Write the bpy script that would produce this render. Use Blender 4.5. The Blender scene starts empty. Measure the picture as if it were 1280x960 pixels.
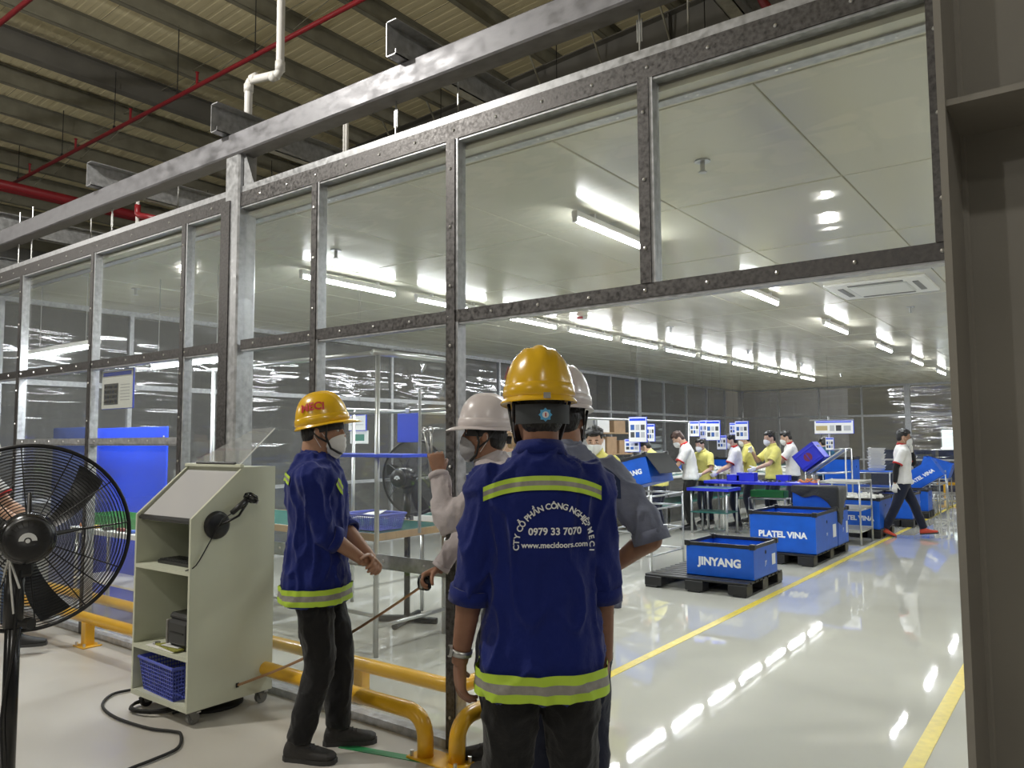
import bpy, bmesh, math, random
import numpy as np
from math import sin, cos, pi, radians, sqrt
from mathutils import Vector, Matrix, noise
from mathutils.bvhtree import BVHTree

random.seed(7)
S = bpy.context.scene
COL = S.collection
# ------------------------------------------------------------------ camera, world, exposure
CAM_H = 1.6
yaw, pit, roll = radians(36.95), radians(4.15), radians(0.33)
fw = Vector((-sin(yaw)*cos(pit), cos(yaw)*cos(pit), sin(pit)))
r0 = Vector((cos(yaw), sin(yaw), 0)); u0 = r0.cross(fw)
rr = r0*cos(roll) - u0*sin(roll); uu = rr.cross(fw)
cd = bpy.data.cameras.new('camera'); cd.sensor_width = 36; cd.lens = 965/1280*36; cd.clip_end = 200
cam = bpy.data.objects.new('camera', cd); COL.objects.link(cam)
cam.matrix_world = Matrix(((rr.x, uu.x, -fw.x, 0), (rr.y, uu.y, -fw.y, 0), (rr.z, uu.z, -fw.z, CAM_H), (0, 0, 0, 1)))
S.camera = cam
W = bpy.data.worlds.new('world'); S.world = W; W.use_nodes = True
W.node_tree.nodes['Background'].inputs[0].default_value = (0.30, 0.32, 0.34, 1)
W.node_tree.nodes['Background'].inputs[1].default_value = 0.02
S.view_settings.view_transform = 'Standard'; S.view_settings.look = 'None'
S.view_settings.gamma = 1; S.view_settings.use_curve_mapping = False
S.view_settings.exposure = 0.15
S.cycles.max_bounces = 8; S.cycles.diffuse_bounces = 4; S.cycles.glossy_bounces = 4
S.cycles.transmission_bounces = 6; S.cycles.transparent_max_bounces = 24
S.cycles.caustics_reflective = False; S.cycles.caustics_refractive = False
S.cycles.sample_clamp_indirect = 6.0
try:
    S.cycles.use_denoising = True; S.cycles.denoiser = 'OPENIMAGEDENOISE'
except Exception: pass
LAMP_W = 26.0       # power of one ceiling batten
HALL_W = 300.0      # power of one hall high-bay lamp

# ------------------------------------------------------------------ helpers
def ray(x, y):
    return fw + rr*((x-640)/965) - uu*((y-480)/965)
def atz(x, y, z=0.0):
    d = ray(x, y); return Vector((0, 0, CAM_H)) + d*((z-CAM_H)/d.z)
def aty(x, y, Y):
    d = ray(x, y); return Vector((0, 0, CAM_H)) + d*(Y/d.y)
def atd(x, y, D):
    return Vector((0, 0, CAM_H)) + ray(x, y)*D

class MB:
    def __init__(s): s.v = []; s.f = []; s.m = []
    def add(s, vs, fs, mi=0, M=None):
        o = len(s.v)
        s.v += [tuple(M @ Vector(p)) if M else tuple(p) for p in vs]
        s.f += [tuple(i+o for i in f) for f in fs]; s.m += [mi]*len(fs); return s
    def box(s, c, d, rz=0, mi=0, M=None):
        hx, hy, hz = d[0]/2, d[1]/2, d[2]/2
        vs = [(x, y, z) for x in (-hx, hx) for y in (-hy, hy) for z in (-hz, hz)]
        if rz: vs = [(x*cos(rz)-y*sin(rz), x*sin(rz)+y*cos(rz), z) for x, y, z in vs]
        vs = [(x+c[0], y+c[1], z+c[2]) for x, y, z in vs]
        return s.add(vs, [(0,1,3,2),(4,6,7,5),(0,4,5,1),(2,3,7,6),(0,2,6,4),(1,5,7,3)], mi, M)
    def b6(s, x0, x1, y0, y1, z0, z1, mi=0, M=None):
        return s.box(((x0+x1)/2, (y0+y1)/2, (z0+z1)/2), (abs(x1-x0), abs(y1-y0), abs(z1-z0)), 0, mi, M)
    def cbox(s, c, d, b=0.005, mi=0, M=None):
        h = [d[0]/2, d[1]/2, d[2]/2]; b = min(b, min(h)*0.9)
        vs = []; idx = {}
        for sx in (-1, 1):
            for sy in (-1, 1):
                for sz in (-1, 1):
                    sg = (sx, sy, sz)
                    for a in range(3):
                        p = [c[k]+sg[k]*(h[k] if k == a else h[k]-b) for k in range(3)]
                        idx[(sg, a)] = len(vs); vs.append(p)
        fs = []
        for a in range(3):
            o1, o2 = (a+1) % 3, (a+2) % 3
            for q in (-1, 1):
                loop = []
                for e1, e2 in ((-1,-1),(1,-1),(1,1),(-1,1)):
                    sg = [0,0,0]; sg[a] = q; sg[o1] = e1; sg[o2] = e2
                    loop.append(idx[(tuple(sg), a)])
                fs.append(tuple(loop if q > 0 else loop[::-1]))
        for a in range(3):
            o1, o2 = (a+1) % 3, (a+2) % 3
            for e1 in (-1, 1):
                for e2 in (-1, 1):
                    s0 = [0,0,0]; s0[a] = -1; s0[o1] = e1; s0[o2] = e2
                    s1 = list(s0); s1[a] = 1
                    q = (idx[(tuple(s0), o1)], idx[(tuple(s1), o1)], idx[(tuple(s1), o2)], idx[(tuple(s0), o2)])
                    fs.append(q if e1*e2 > 0 else q[::-1])
        for sx in (-1, 1):
            for sy in (-1, 1):
                for sz in (-1, 1):
                    t = tuple(idx[((sx, sy, sz), a)] for a in range(3))
                    fs.append(t if sx*sy*sz > 0 else t[::-1])
        return s.add(vs, fs, mi, M)
    def loft(s, rings, caps=True, mi=0, M=None, closed=False):
        n = len(rings[0]); vs = [p for r in rings for p in r]; fs = []
        R = len(rings)
        for i in range(R if closed else R-1):
            a, b = i*n, ((i+1) % R)*n
            for k in range(n):
                k2 = (k+1) % n
                fs.append((a+k, a+k2, b+k2, b+k))
        if caps and not closed:
            fs.append(tuple(range(n-1, -1, -1))); fs.append(tuple((R-1)*n+k for k in range(n)))
        return s.add(vs, fs, mi, M)
    def tube(s, pts, r, n=8, caps=True, mi=0, closed=False, M=None):
        pts = [Vector(p) for p in pts]; N = len(pts)
        rs = r if isinstance(r, (list, tuple)) else [r]*N
        rings = []; up = None
        for i, p in enumerate(pts):
            if closed: t = pts[(i+1) % N]-pts[i-1]
            else: t = pts[min(i+1, N-1)]-pts[max(i-1, 0)]
            t = t.normalized() if t.length > 1e-9 else Vector((0, 0, 1))
            if up is None:
                up = Vector((0, 0, 1)) if abs(t.z) < 0.9 else Vector((1, 0, 0))
            e1 = up - t*up.dot(t)
            if e1.length < 1e-6: e1 = Vector((1, 0, 0)) - t*t.x
            e1.normalize(); e2 = t.cross(e1); up = e1
            rings.append([tuple(p + e1*(rs[i]*cos(2*pi*k/n)) + e2*(rs[i]*sin(2*pi*k/n))) for k in range(n)])
        return s.loft(rings, caps, mi, M, closed)
    def cyl(s, p0, p1, r, n=12, r1=None, mi=0, M=None):
        return s.tube([p0, p1], [r, r if r1 is None else r1], n, True, mi, M=M)
    def lathe(s, prof, n=24, mi=0, M=None, c=(0, 0, 0)):
        rings = [[(c[0]+r*cos(2*pi*k/n), c[1]+r*sin(2*pi*k/n), c[2]+z) for k in range(n)] for r, z in prof]
        return s.loft(rings, True, mi, M)
    def ell(s, c, r, n=12, m=8, mi=0, M=None):
        vs = [(c[0], c[1], c[2]-r[2])]; fs = []
        for j in range(1, m):
            a = -pi/2+pi*j/m
            for k in range(n):
                t = 2*pi*k/n; vs.append((c[0]+r[0]*cos(a)*cos(t), c[1]+r[1]*cos(a)*sin(t), c[2]+r[2]*sin(a)))
        vs.append((c[0], c[1], c[2]+r[2])); L = len(vs)-1
        for k in range(n):
            fs.append((0, 1+(k+1) % n, 1+k)); fs.append((L, L-n+k, L-n+(k+1) % n))
        for j in range(m-2):
            for k in range(n):
                a = 1+j*n; fs.append((a+k, a+(k+1) % n, a+n+(k+1) % n, a+n+k))
        return s.add(vs, fs, mi, M)
    def grid(s, fn, nu, nv, mi=0, cu=False, M=None):
        vs = [fn(i/nu, j/nv) for i in range(nu+(0 if cu else 1)) for j in range(nv+1)]
        fs = []; w = nv+1; tot = nu+(0 if cu else 1)
        for i in range(nu):
            i2 = (i+1) % tot
            for j in range(nv): fs.append((i*w+j, i2*w+j, i2*w+j+1, i*w+j+1))
        return s.add(vs, fs, mi, M)
    def prism(s, poly, z0, z1, mi=0, M=None):
        return s.loft([[(x, y, z0) for x, y in poly], [(x, y, z1) for x, y in poly]], True, mi, M)
    def mesh(s, name, mats=(), smooth=False):
        me = bpy.data.meshes.new(name); me.from_pydata(s.v, [], s.f); 
        for m in mats: me.materials.append(m)
        if len(mats) > 1: me.polygons.foreach_set('material_index', s.m)
        if smooth: 
            me.polygons.foreach_set('use_smooth', [True]*len(me.polygons))
            if smooth == 'auto':
                try: me.set_sharp_from_angle(angle=radians(38))
                except Exception: pass
        me.update(); return me

def obj(name, data, parent=None, loc=None, rz=0.0, kind=None, label=None, cat=None, group=None):
    o = bpy.data.objects.new(name, data); COL.objects.link(o)
    if parent is not None: o.parent = parent
    if loc is not None: o.location = loc
    if rz: o.rotation_euler = (0, 0, rz)
    if kind: o['kind'] = kind
    if label: o['label'] = label
    if cat: o['category'] = cat
    if group: o['group'] = group
    return o
def thing(name, label, cat, loc=(0, 0, 0), rz=0.0, group=None, kind=None):
    return obj(name, None, None, loc, rz, kind, label, cat, group)
def part(name, mb, mats, parent, smooth=False, label=None, kind=None, loc=None, rz=0.0):
    if not isinstance(mats, (list, tuple)): mats = (mats,)
    return obj(name, mb.mesh(name, mats, smooth), parent, loc, rz, kind, label)
def solo(name, mb, mats, label, cat, loc=(0, 0, 0), rz=0.0, smooth=False, group=None, kind=None):
    if not isinstance(mats, (list, tuple)): mats = (mats,)
    return obj(name, mb.mesh(name, mats, smooth), None, loc, rz, kind, label, cat, group)
def dup(o, parent=None, loc=None, rz=None, label=None):
    c = o.copy(); COL.objects.link(c)
    if parent is not None or o.parent is not None: c.parent = parent
    if loc is not None: c.location = loc
    if rz is not None: c.rotation_euler = (0, 0, rz)
    if label: c['label'] = label
    for ch in list(o.children): dup(ch, c)
    return c

# temp scene for evaluating modifiers and text without touching the main depsgraph
TMP = bpy.data.scenes.new('tmp')
def evaluated(o):
    TMP.collection.objects.link(o)
    vl = TMP.view_layers[0]; vl.update(); dg = vl.depsgraph
    me = bpy.data.meshes.new_from_object(o.evaluated_get(dg), depsgraph=dg)
    TMP.collection.objects.unlink(o); return me
def remesh(mb, voxel, smooth=3, name='tmp', dec=None):
    me0 = mb.mesh(name); o = bpy.data.objects.new(name, me0)
    m = o.modifiers.new('r', 'REMESH'); m.mode = 'VOXEL'; m.voxel_size = voxel; m.use_smooth_shade = True
    if smooth:
        k = o.modifiers.new('s', 'SMOOTH'); k.factor = 0.5; k.iterations = smooth
    if dec:
        k = o.modifiers.new('d', 'DECIMATE'); k.ratio = dec
    me = evaluated(o); bpy.data.objects.remove(o); bpy.data.meshes.remove(me0)
    me.polygons.foreach_set('use_smooth', [True]*len(me.polygons))
    return me
_tc = {}
def text_geo(txt, size=1.0, bold=0.0, align='CENTER', depth=0.0, spacing=1.0):
    key = (txt, size, bold, align, depth, spacing)
    if key in _tc: return _tc[key]
    c = bpy.data.curves.new('t', 'FONT'); c.body = txt; c.size = size; c.align_x = align; c.offset = bold*size; c.extrude = depth
    c.space_character = spacing; c.resolution_u = 3
    o = bpy.data.objects.new('t', c); me = evaluated(o)
    vs = [tuple(v.co) for v in me.vertices]; fs = [tuple(p.vertices) for p in me.polygons]
    bpy.data.objects.remove(o); bpy.data.curves.remove(c); bpy.data.meshes.remove(me)
    _tc[key] = (vs, fs); return vs, fs

# ------------------------------------------------------------------ materials
def mat(name, col, rough=0.5, metal=0.0, spec=0.5, var=0.0, vscale=8.0, bump=0.0, bscale=60.0, stretch=(1, 1, 1),
        rvar=0.0, emit=None, es=0.0, alpha=1.0, coat=0.0, sss=0.0, col2=None, detail=3.0, sheen=0.0):
    m = bpy.data.materials.new(name); m.use_nodes = True; nt = m.node_tree; N = nt.nodes; L = nt.links
    b = N['Principled BSDF']
    b.inputs['Base Color'].default_value = (*col, 1); b.inputs['Roughness'].default_value = rough
    b.inputs['Metallic'].default_value = metal; b.inputs['Specular IOR Level'].default_value = spec
    b.inputs['Alpha'].default_value = alpha; b.inputs['Coat Weight'].default_value = coat
    if sheen: b.inputs['Sheen Weight'].default_value = sheen
    if sss:
        b.inputs['Subsurface Weight'].default_value = sss; b.inputs['Subsurface Radius'].default_value = (0.012, 0.005, 0.003)
    if emit: b.inputs['Emission Color'].default_value = (*emit, 1); b.inputs['Emission Strength'].default_value = es
    tc = None
    if var or bump or rvar:
        tc = N.new('ShaderNodeTexCoord'); mp = N.new('ShaderNodeMapping'); mp.inputs['Scale'].default_value = stretch
        L.new(tc.outputs['Object'], mp.inputs['Vector'])
    if var or rvar:
        n = N.new('ShaderNodeTexNoise'); n.inputs['Scale'].default_value = vscale; n.inputs['Detail'].default_value = detail
        L.new(mp.outputs[0], n.inputs['Vector'])
        if var:
            r = N.new('ShaderNodeValToRGB')
            c2 = col2 or tuple(min(1, c*(1+var)) for c in col)
            c1 = tuple(max(0, c*(1-var)) for c in col)
            r.color_ramp.elements[0].position = 0.3; r.color_ramp.elements[1].position = 0.7
            r.color_ramp.elements[0].color = (*c1, 1); r.color_ramp.elements[1].color = (*c2, 1)
            L.new(n.outputs['Fac'], r.inputs['Fac']); L.new(r.outputs['Color'], b.inputs['Base Color'])
        if rvar:
            mr = N.new('ShaderNodeMapRange'); mr.inputs['To Min'].default_value = max(0, rough-rvar); mr.inputs['To Max'].default_value = rough+rvar
            mr.inputs['From Min'].default_value = 0.3; mr.inputs['From Max'].default_value = 0.7
            L.new(n.outputs['Fac'], mr.inputs['Value']); L.new(mr.outputs[0], b.inputs['Roughness'])
    if bump:
        n2 = N.new('ShaderNodeTexNoise'); n2.inputs['Scale'].default_value = bscale; n2.inputs['Detail'].default_value = detail
        L.new(mp.outputs[0], n2.inputs['Vector'])
        bp = N.new('ShaderNodeBump'); bp.inputs['Strength'].default_value = bump; bp.inputs['Distance'].default_value = 0.02
        L.new(n2.outputs['Fac'], bp.inputs['Height']); L.new(bp.outputs[0], b.inputs['Normal'])
    return m

def mat_pane(name, tint=(0.97, 0.98, 0.97), ior=1.45, haze=0.03, wave=0.10, wscale=2.0, stretch=(0.5, 0.5, 4), rough=0.03):
    m = bpy.data.materials.new(name); m.use_nodes = True; nt = m.node_tree; N = nt.nodes; L = nt.links
    N.remove(N['Principled BSDF']); out = N['Material Output']
    tr = N.new('ShaderNodeBsdfTransparent'); tr.inputs[0].default_value = (*tint, 1)
    gl = N.new('ShaderNodeBsdfGlossy'); gl.inputs['Roughness'].default_value = rough; gl.inputs[0].default_value = (1, 1, 1, 1)
    df = N.new('ShaderNodeBsdfDiffuse'); df.inputs[0].default_value = (0.85, 0.87, 0.86, 1)
    lw = N.new("ShaderNodeLayerWeight"); lw.inputs["Blend"].default_value = 0.5
    pw_ = N.new("ShaderNodeMath"); pw_.operation = "POWER"; pw_.inputs[1].default_value = 5.0; L.new(lw.outputs["Facing"], pw_.inputs[0])
    f0 = ((ior-1)/(ior+1))**2
    fr = N.new("ShaderNodeMapRange"); fr.inputs["To Min"].default_value = f0; fr.inputs["To Max"].default_value = 1.0; L.new(pw_.outputs[0], fr.inputs["Value"])
    tc = N.new('ShaderNodeTexCoord'); mp = N.new('ShaderNodeMapping'); mp.inputs['Scale'].default_value = stretch
    L.new(tc.outputs['Object'], mp.inputs[0])
    n = N.new('ShaderNodeTexNoise'); n.inputs['Scale'].default_value = wscale; n.inputs['Detail'].default_value = 2
    L.new(mp.outputs[0], n.inputs['Vector'])
    bp = N.new('ShaderNodeBump'); bp.inputs['Strength'].default_value = wave; bp.inputs['Distance'].default_value = 0.1
    L.new(n.outputs['Fac'], bp.inputs['Height']); L.new(bp.outputs[0], gl.inputs['Normal'])
    m1 = N.new('ShaderNodeMixShader'); m1.inputs[0].default_value = haze
    L.new(tr.outputs[0], m1.inputs[1]); L.new(df.outputs[0], m1.inputs[2])
    m2 = N.new('ShaderNodeMixShader'); L.new(fr.outputs[0], m2.inputs[0]); L.new(m1.outputs[0], m2.inputs[1]); L.new(gl.outputs[0], m2.inputs[2])
    L.new(m2.outputs[0], out.inputs[0]); return m

def mat_emit(name, col, st):
    m = bpy.data.materials.new(name); m.use_nodes = True; nt = m.node_tree
    b = nt.nodes['Principled BSDF']; b.inputs['Base Color'].default_value = (0.8, 0.8, 0.8, 1)
    b.inputs['Emission Color'].default_value = (*col, 1); b.inputs['Emission Strength'].default_value = st
    return m

M_GALV = mat('galvanised_steel', (0.46, 0.47, 0.49), 0.42, 0.5, var=0.22, vscale=26, rvar=0.12, detail=5)
M_STRAP_SHADE = mat('shaded_galvanised_strap', (0.125, 0.12, 0.12), 0.5, 0.8, var=0.45, vscale=55, rvar=0.15, bump=0.05, bscale=80, detail=6)  # same galvanised steel, its shade on the hall side put into the colour
M_BEAM = mat('galvanised_beam', (0.25, 0.25, 0.27), 0.5, 0.5, var=0.25, vscale=9, rvar=0.15, stretch=(1, 2, 2), detail=7)
M_BOLT = mat('zinc_bolt', (0.75, 0.75, 0.74), 0.3, 0.9)
M_PANE = mat_pane('clear_pvc_sheet', haze=0.035, wave=0.025)
M_PANEL = mat('ceiling_sandwich_panel', (0.64, 0.62, 0.505), 0.20, 0.0, spec=0.7, rvar=0.06, vscale=5, bump=0.0012, bscale=5, stretch=(1, 0.25, 1))
M_ROOF = mat('roof_sheet', (0.86, 0.78, 0.53), 0.6, var=0.06, vscale=3, stretch=(0.3, 6, 1), bump=0.15, bscale=14)
M_PURLIN = mat('purlin_paint', (0.27, 0.26, 0.205), 0.6, var=0.15, vscale=4)
M_GREY = mat('grey_steel_paint', (0.26, 0.245, 0.215), 0.55, var=0.06, vscale=5, bump=0.02, bscale=200)
M_GREYL = mat('grey_rafter_paint', (0.17, 0.165, 0.15), 0.55, var=0.08, vscale=3)
M_RED = mat('red_pipe_paint', (0.27, 0.014, 0.022), 0.4, var=0.1)
M_WHITEPVC = mat('white_pvc', (0.85, 0.84, 0.82), 0.35)
M_YELLOW = mat('yellow_rail_paint', (0.78, 0.43, 0.02), 0.28, var=0.05, coat=0.3)
M_YLINE = mat('yellow_floor_paint', (0.70, 0.56, 0.06), 0.3, var=0.1, vscale=20)
M_GREEN = mat('green_floor_tape', (0.03, 0.25, 0.09), 0.4)
M_BLACK = mat('black_plastic', (0.016, 0.016, 0.017), 0.4)
M_BLACKS = mat('black_gloss', (0.012, 0.012, 0.013), 0.22)
M_RUBBER = mat('black_rubber', (0.015, 0.015, 0.015), 0.7)
M_ALU = mat('pipe_steel', (0.50, 0.51, 0.51), 0.32, 0.85)
M_WHITE = mat('white_plastic', (0.82, 0.82, 0.80), 0.4)
M_BLUE = mat('blue_corrugated_plastic', (0.006, 0.10, 0.56), 0.38, var=0.10, vscale=6)
M_BLUE2 = mat('royal_blue_plastic', (0.012, 0.022, 0.50), 0.4, var=0.08)
M_BLUEB = mat('blue_board', (0.003, 0.055, 0.72), 0.45)
M_LAMP = mat_emit('lamp_tube', (0.95, 0.98, 1.0), 48)
M_LAMPB = mat('lamp_body', (0.85, 0.85, 0.85), 0.4)
M_TXTW = mat('white_print', (0.85, 0.87, 0.88), 0.5)
# ================================================================== THE SETTING
PY = 3.14                       # plane of the near partition
ZC = 3.2                        # workshop ceiling
XL, XR, YB = -9.4, 3.2, 25.2    # workshop left wall, right wall, back wall

def mat_floor(name, c1, c2, rough, rv, wave, coat):
    m = mat(name, c1, rough, 0, spec=0.55, var=0.05, vscale=0.9, rvar=rv, bump=wave, bscale=3.2, detail=2.0, coat=coat, col2=c2)
    return m
M_FLOOR_IN = mat_floor('epoxy_floor', (0.55, 0.545, 0.485), (0.60, 0.595, 0.535), 0.030, 0.012, 0.030, 0.3)
M_FLOOR_OUT = mat_floor('polished_concrete', (0.50, 0.475, 0.43), (0.57, 0.545, 0.50), 0.34, 0.08, 0.03, 0.0)
solo('floor_workshop', MB().b6(XL-14, 12, PY, YB+14, -0.1, 0.0), M_FLOOR_IN, 'glossy pale grey epoxy floor of the workshop behind the partition', 'floor', kind='structure')
solo('floor', MB().b6(XL-14, 12, -12, PY, -0.1, -0.0), M_FLOOR_OUT, 'pale polished concrete floor of the hall in front of the partition', 'floor', kind='structure')

# painted lines on the floor
solo('floor_line', MB().b6(-2.75, -2.68, PY+.6, YB, 0, 0.0025), M_YLINE, 'long yellow floor line running past the pallets of blue boxes', 'floor line')
solo('floor_line', MB().b6(-0.82, -0.74, PY+.6, YB, 0, 0.0025), M_YLINE, 'yellow floor line running beside the grey steel column', 'floor line')
solo('floor_line', MB().b6(-6, 3, 22.3, 22.4, 0, 0.0025), M_YLINE, 'yellow floor line crossing in front of the back wall', 'floor line')
solo('floor_line', MB().box((-3.0, 2.86, 0.0015), (0.5, 0.055, 0.003), radians(14)), M_GREEN, 'green floor tape stripe ending at the yellow rail foot', 'floor line')

# ---- ceiling of the workshop: single sandwich panels
ceil = obj('ceiling', MB().b6(XL-.1, XR, PY+.08, YB, ZC+.012, ZC+.10).mesh('ceiling', (M_PANEL,)), kind='structure', label='cream grey sandwich panel ceiling over the workshop', cat='ceiling')
pw, pl = 1.09, 1.55
pm = MB().cbox((0, 0, 0), (pw-0.008, pl-0.018, 0.02), 0.004).mesh('ceiling_panel', (M_PANEL,))
k = 0
y = 3.35
while y < YB:
    x = -1.155 - pw*8
    while x < XR-0.2:
        if x > XL-1.2:
            obj('ceiling_panel', pm, ceil, (x+pw/2, y+pl/2, ZC+.006+random.uniform(-.0015, .0015)))
        x += pw
    y += pl
part('edge_board', MB().b6(XL, XR, 3.172, 3.345, ZC-.004, ZC+.02), M_PANEL, ceil)
mb = MB().b6(XL, XR, 3.25, 3.31, ZC-.014, ZC-.004); 
part('edge_trim', mb, M_GALV, ceil)
mb = MB()
for i in range(30):
    for dx in (0, .05): mb.ell((XL+.4+i*.42+dx, 3.27+dx*.3, ZC-.013), (.008, .008, .004), 8, 4)
part('rivet_row', mb, M_BOLT, ceil, kind='stuff')

# ---- near partition
wf = obj('wall_front', None, kind='structure', label='clear sheet partition with galvanised frame between hall and workshop', cat='partition')
ZT0, ZT1 = 3.245, 3.345          # top rail strap
ZM0, ZM1 = 2.235, 2.30           # mid rail
def strap_x(x0, x1, z0, z1, yy=PY, nm='rail', chan=True, m=None):
    part(nm, MB().b6(x0, x1, yy-.036, yy-.030, z0, z1), m or M_STRAP_SHADE, wf)
    if chan: part('rail_channel', MB().b6(x0, x1, yy-.030, yy+.030, z0-.012, z1-.02), M_GALV, wf)
    mb = MB(); n = max(2, int((x1-x0)/.29))
    for i in range(n):
        mb.ell((x0+(i+.5)*(x1-x0)/n, yy-.037, (z0+z1)/2), (.009, .006, .009), 8, 4)
    part('bolt_row', mb, M_BOLT, wf, kind='stuff')
def strap_z(x, w, z0, z1, yy=PY):
    part('post_strap', MB().b6(x-w/2, x+w/2, yy-.042, yy-.036, z0, z1), M_STRAP_SHADE, wf)
    part('post', MB().b6(x-w/2+.006, x+w/2+.018, yy-.0355, yy+.030, z0, z1), M_GALV, wf)
    mb = MB(); n = max(2, int((z1-z0)/.3))
    for i in range(n):
        mb.ell((x, yy-.044, z0+(i+.5)*(z1-z0)/n), (.009, .006, .009), 8, 4)
    part('bolt_row', mb, M_BOLT, wf, kind='stuff')
XE = 2.4
strap_x(-14, XE, ZT0, ZT1); 
part('top_channel', MB().b6(-14, XE, PY-.03, PY+.05, ZT1-.02, ZT1+.045), M_GALV, wf)
strap_x(-14, -4.95, ZM0, ZM1); strap_x(-4.68, XE, ZM0, ZM1)
PX = [-12.9, -11.4, -9.9, -8.38, -6.89, -5.43, -3.9]
for x in PX: strap_z(x, .05, 0.0, ZT0)
strap_z(-2.745, .062, 0.0, ZT0)
for x in (-1.575, -0.395): strap_z(x, .055, ZM1, ZT0)
strap_z(1.2, .062, 0.0, ZT0); strap_z(2.37, .062, 0.0, ZT0)
strap_x(-8.36, -5.45, 1.585, 1.635, m=M_GALV); strap_x(-4.68, -2.78, .885, .955, m=M_GALV)
part('floor_track', MB().b6(-14, -2.72, PY-.04, PY+.04, 0, .045), M_GALV, wf)
part('floor_track', MB().b6(1.2, XE, PY-.04, PY+.04, 0, .045), M_GALV, wf)
# the main tube column
part('main_column', MB().cbox((-4.79, PY+.02, 1.86), (.17, .15, 3.72), .012), M_GALV, wf)
part('column_strap', MB().b6(-4.905, -4.80, PY-.064, PY-.056, 0, 3.30), M_STRAP_SHADE, wf)
mb = MB()
for s in (0,):
    mb.add([(-4.70, PY-.02, 3.35), (-4.56, PY-.02, 3.35), (-4.70, PY-.02, 3.66), (-4.70, PY-.012, 3.35), (-4.56, PY-.012, 3.35), (-4.70, PY-.012, 3.66)],
           [(0, 1, 2), (5, 4, 3), (0, 3, 4, 1), (1, 4, 5, 2), (2, 5, 3, 0)])
part('gusset_plate', mb, M_GALV, wf)
# perforated angle brackets at the crossings
mb = MB()
for x in PX+[-2.745]:
    for z in (ZT0-.06, ZM0-.05, ZM1+.03): mb.b6(x+.03, x+.034, PY-.02, PY+.02, z, z+.06)
part('angle_bracket', mb, M_BOLT, wf, kind='stuff')
# panes
cols = [-14]+PX[:6]+[-4.87]
def pane(x0, x1, z0, z1, yy=PY+.004):
    part('pane', MB().b6(x0, x1, yy, yy+.003, z0, z1), M_PANE, wf)
for a, b in zip(cols[:-1], cols[1:]):
    pane(a, b, ZM1, ZT0); pane(a, b, .04, ZM0)
for a, b in ((-4.71, -3.9), (-3.9, -2.745)):
    pane(a, b, ZM1, ZT0); pane(a, b, .04, ZM0)
for a, b in ((-2.745, -1.575), (-1.575, -.395), (-.395, 1.2), (1.2, 2.37)): pane(a, b, ZM1, ZT0)
pane(1.2, 2.37, .04, ZM0)

# ---- left and back partitions of the workshop (same system, seen from inside)
M_PANE_FAR = mat_pane('wavy_film_sheet', tint=(0.80, 0.81, 0.83), ior=1.6, haze=0.035, wave=0.30, wscale=1.1, stretch=(0.35, 0.35, 3.2), rough=0.05)
def far_wall(name, label, axis, at, a0, a1, step, big, rails, lows=()):
    w = obj(name, None, kind='structure', label=label, cat='partition')
    def bx(nm, u0, u1, z0, z1, t, m):
        return part(nm, MB().b6(u0, u1, at-t, at+t, z0, z1) if axis == 'x' else MB().b6(at-t, at+t, u0, u1, z0, z1), m, w)
    for z0, z1 in rails: bx('rail', a0, a1, z0, z1, .03, M_GALV)
    us = []; u = a0
    while u <= a1+.01: us.append(u); u += step
    for i, u in enumerate(us):
        h = .075 if i % big == 0 else .025
        bx('post', u-h, u+h, 0, ZC, .045 if h > .05 else .032, M_GALV)
    zs = sorted({r for rr_ in rails for r in rr_})
    for a, b in zip(us[:-1], us[1:]):
        for i in range(1, len(zs)-1, 2):
            o = part('pane', MB().b6(a+.02, b-.02, at+.004, at+.007, zs[i], zs[i+1]) if axis == 'x' else MB().b6(at-.007, at-.004, a+.02, b-.02, zs[i], zs[i+1]), M_PANE_FAR, w)
    return w
RAILS = [(0, .05), (.93, .98), (2.24, 2.30), (3.14, 3.2)]
far_wall('wall_left', 'left clear film partition with galvanised posts and wavy reflections', 'y', XL, PY+.1, YB, 1.47, 5, RAILS)
far_wall('wall_back', 'far clear sheet partition with galvanised posts behind the workers', 'x', YB, XL, XR, 1.26, 4, RAILS)
far_wall('wall_right', 'right clear sheet partition of the workshop', 'y', XR, PY+.1, YB, 2.94, 5, RAILS)

# ---- hall shell far outside, dark
M_HALL = mat('hall_cladding', (0.25, 0.255, 0.26), 0.6, var=0.1, vscale=2, bump=0.2, bscale=9, stretch=(6, 6, .2))
solo('wall_hall_back', MB().b6(-24, 12, 38.9, 39.2, -.1, 9), M_HALL, 'grey cladding wall of the hall far behind the workshop', 'wall', kind='structure')
solo('wall_hall_left', MB().b6(-23.4, -23.1, -12, 39, -.1, 9), M_HALL, 'dark grey cladding wall of the hall on the left', 'wall', kind='structure')
solo('wall_hall_right', MB().b6(11.7, 12.0, -12, 39, -.1, 9.2), M_HALL, 'grey cladding wall of the hall on the right', 'wall', kind='structure')
solo('wall_hall_front', MB().b6(-24, 12, -12.2, -11.9, -.1, 9.2), M_HALL, 'grey cladding wall of the hall behind the viewer', 'wall', kind='structure')

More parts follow.
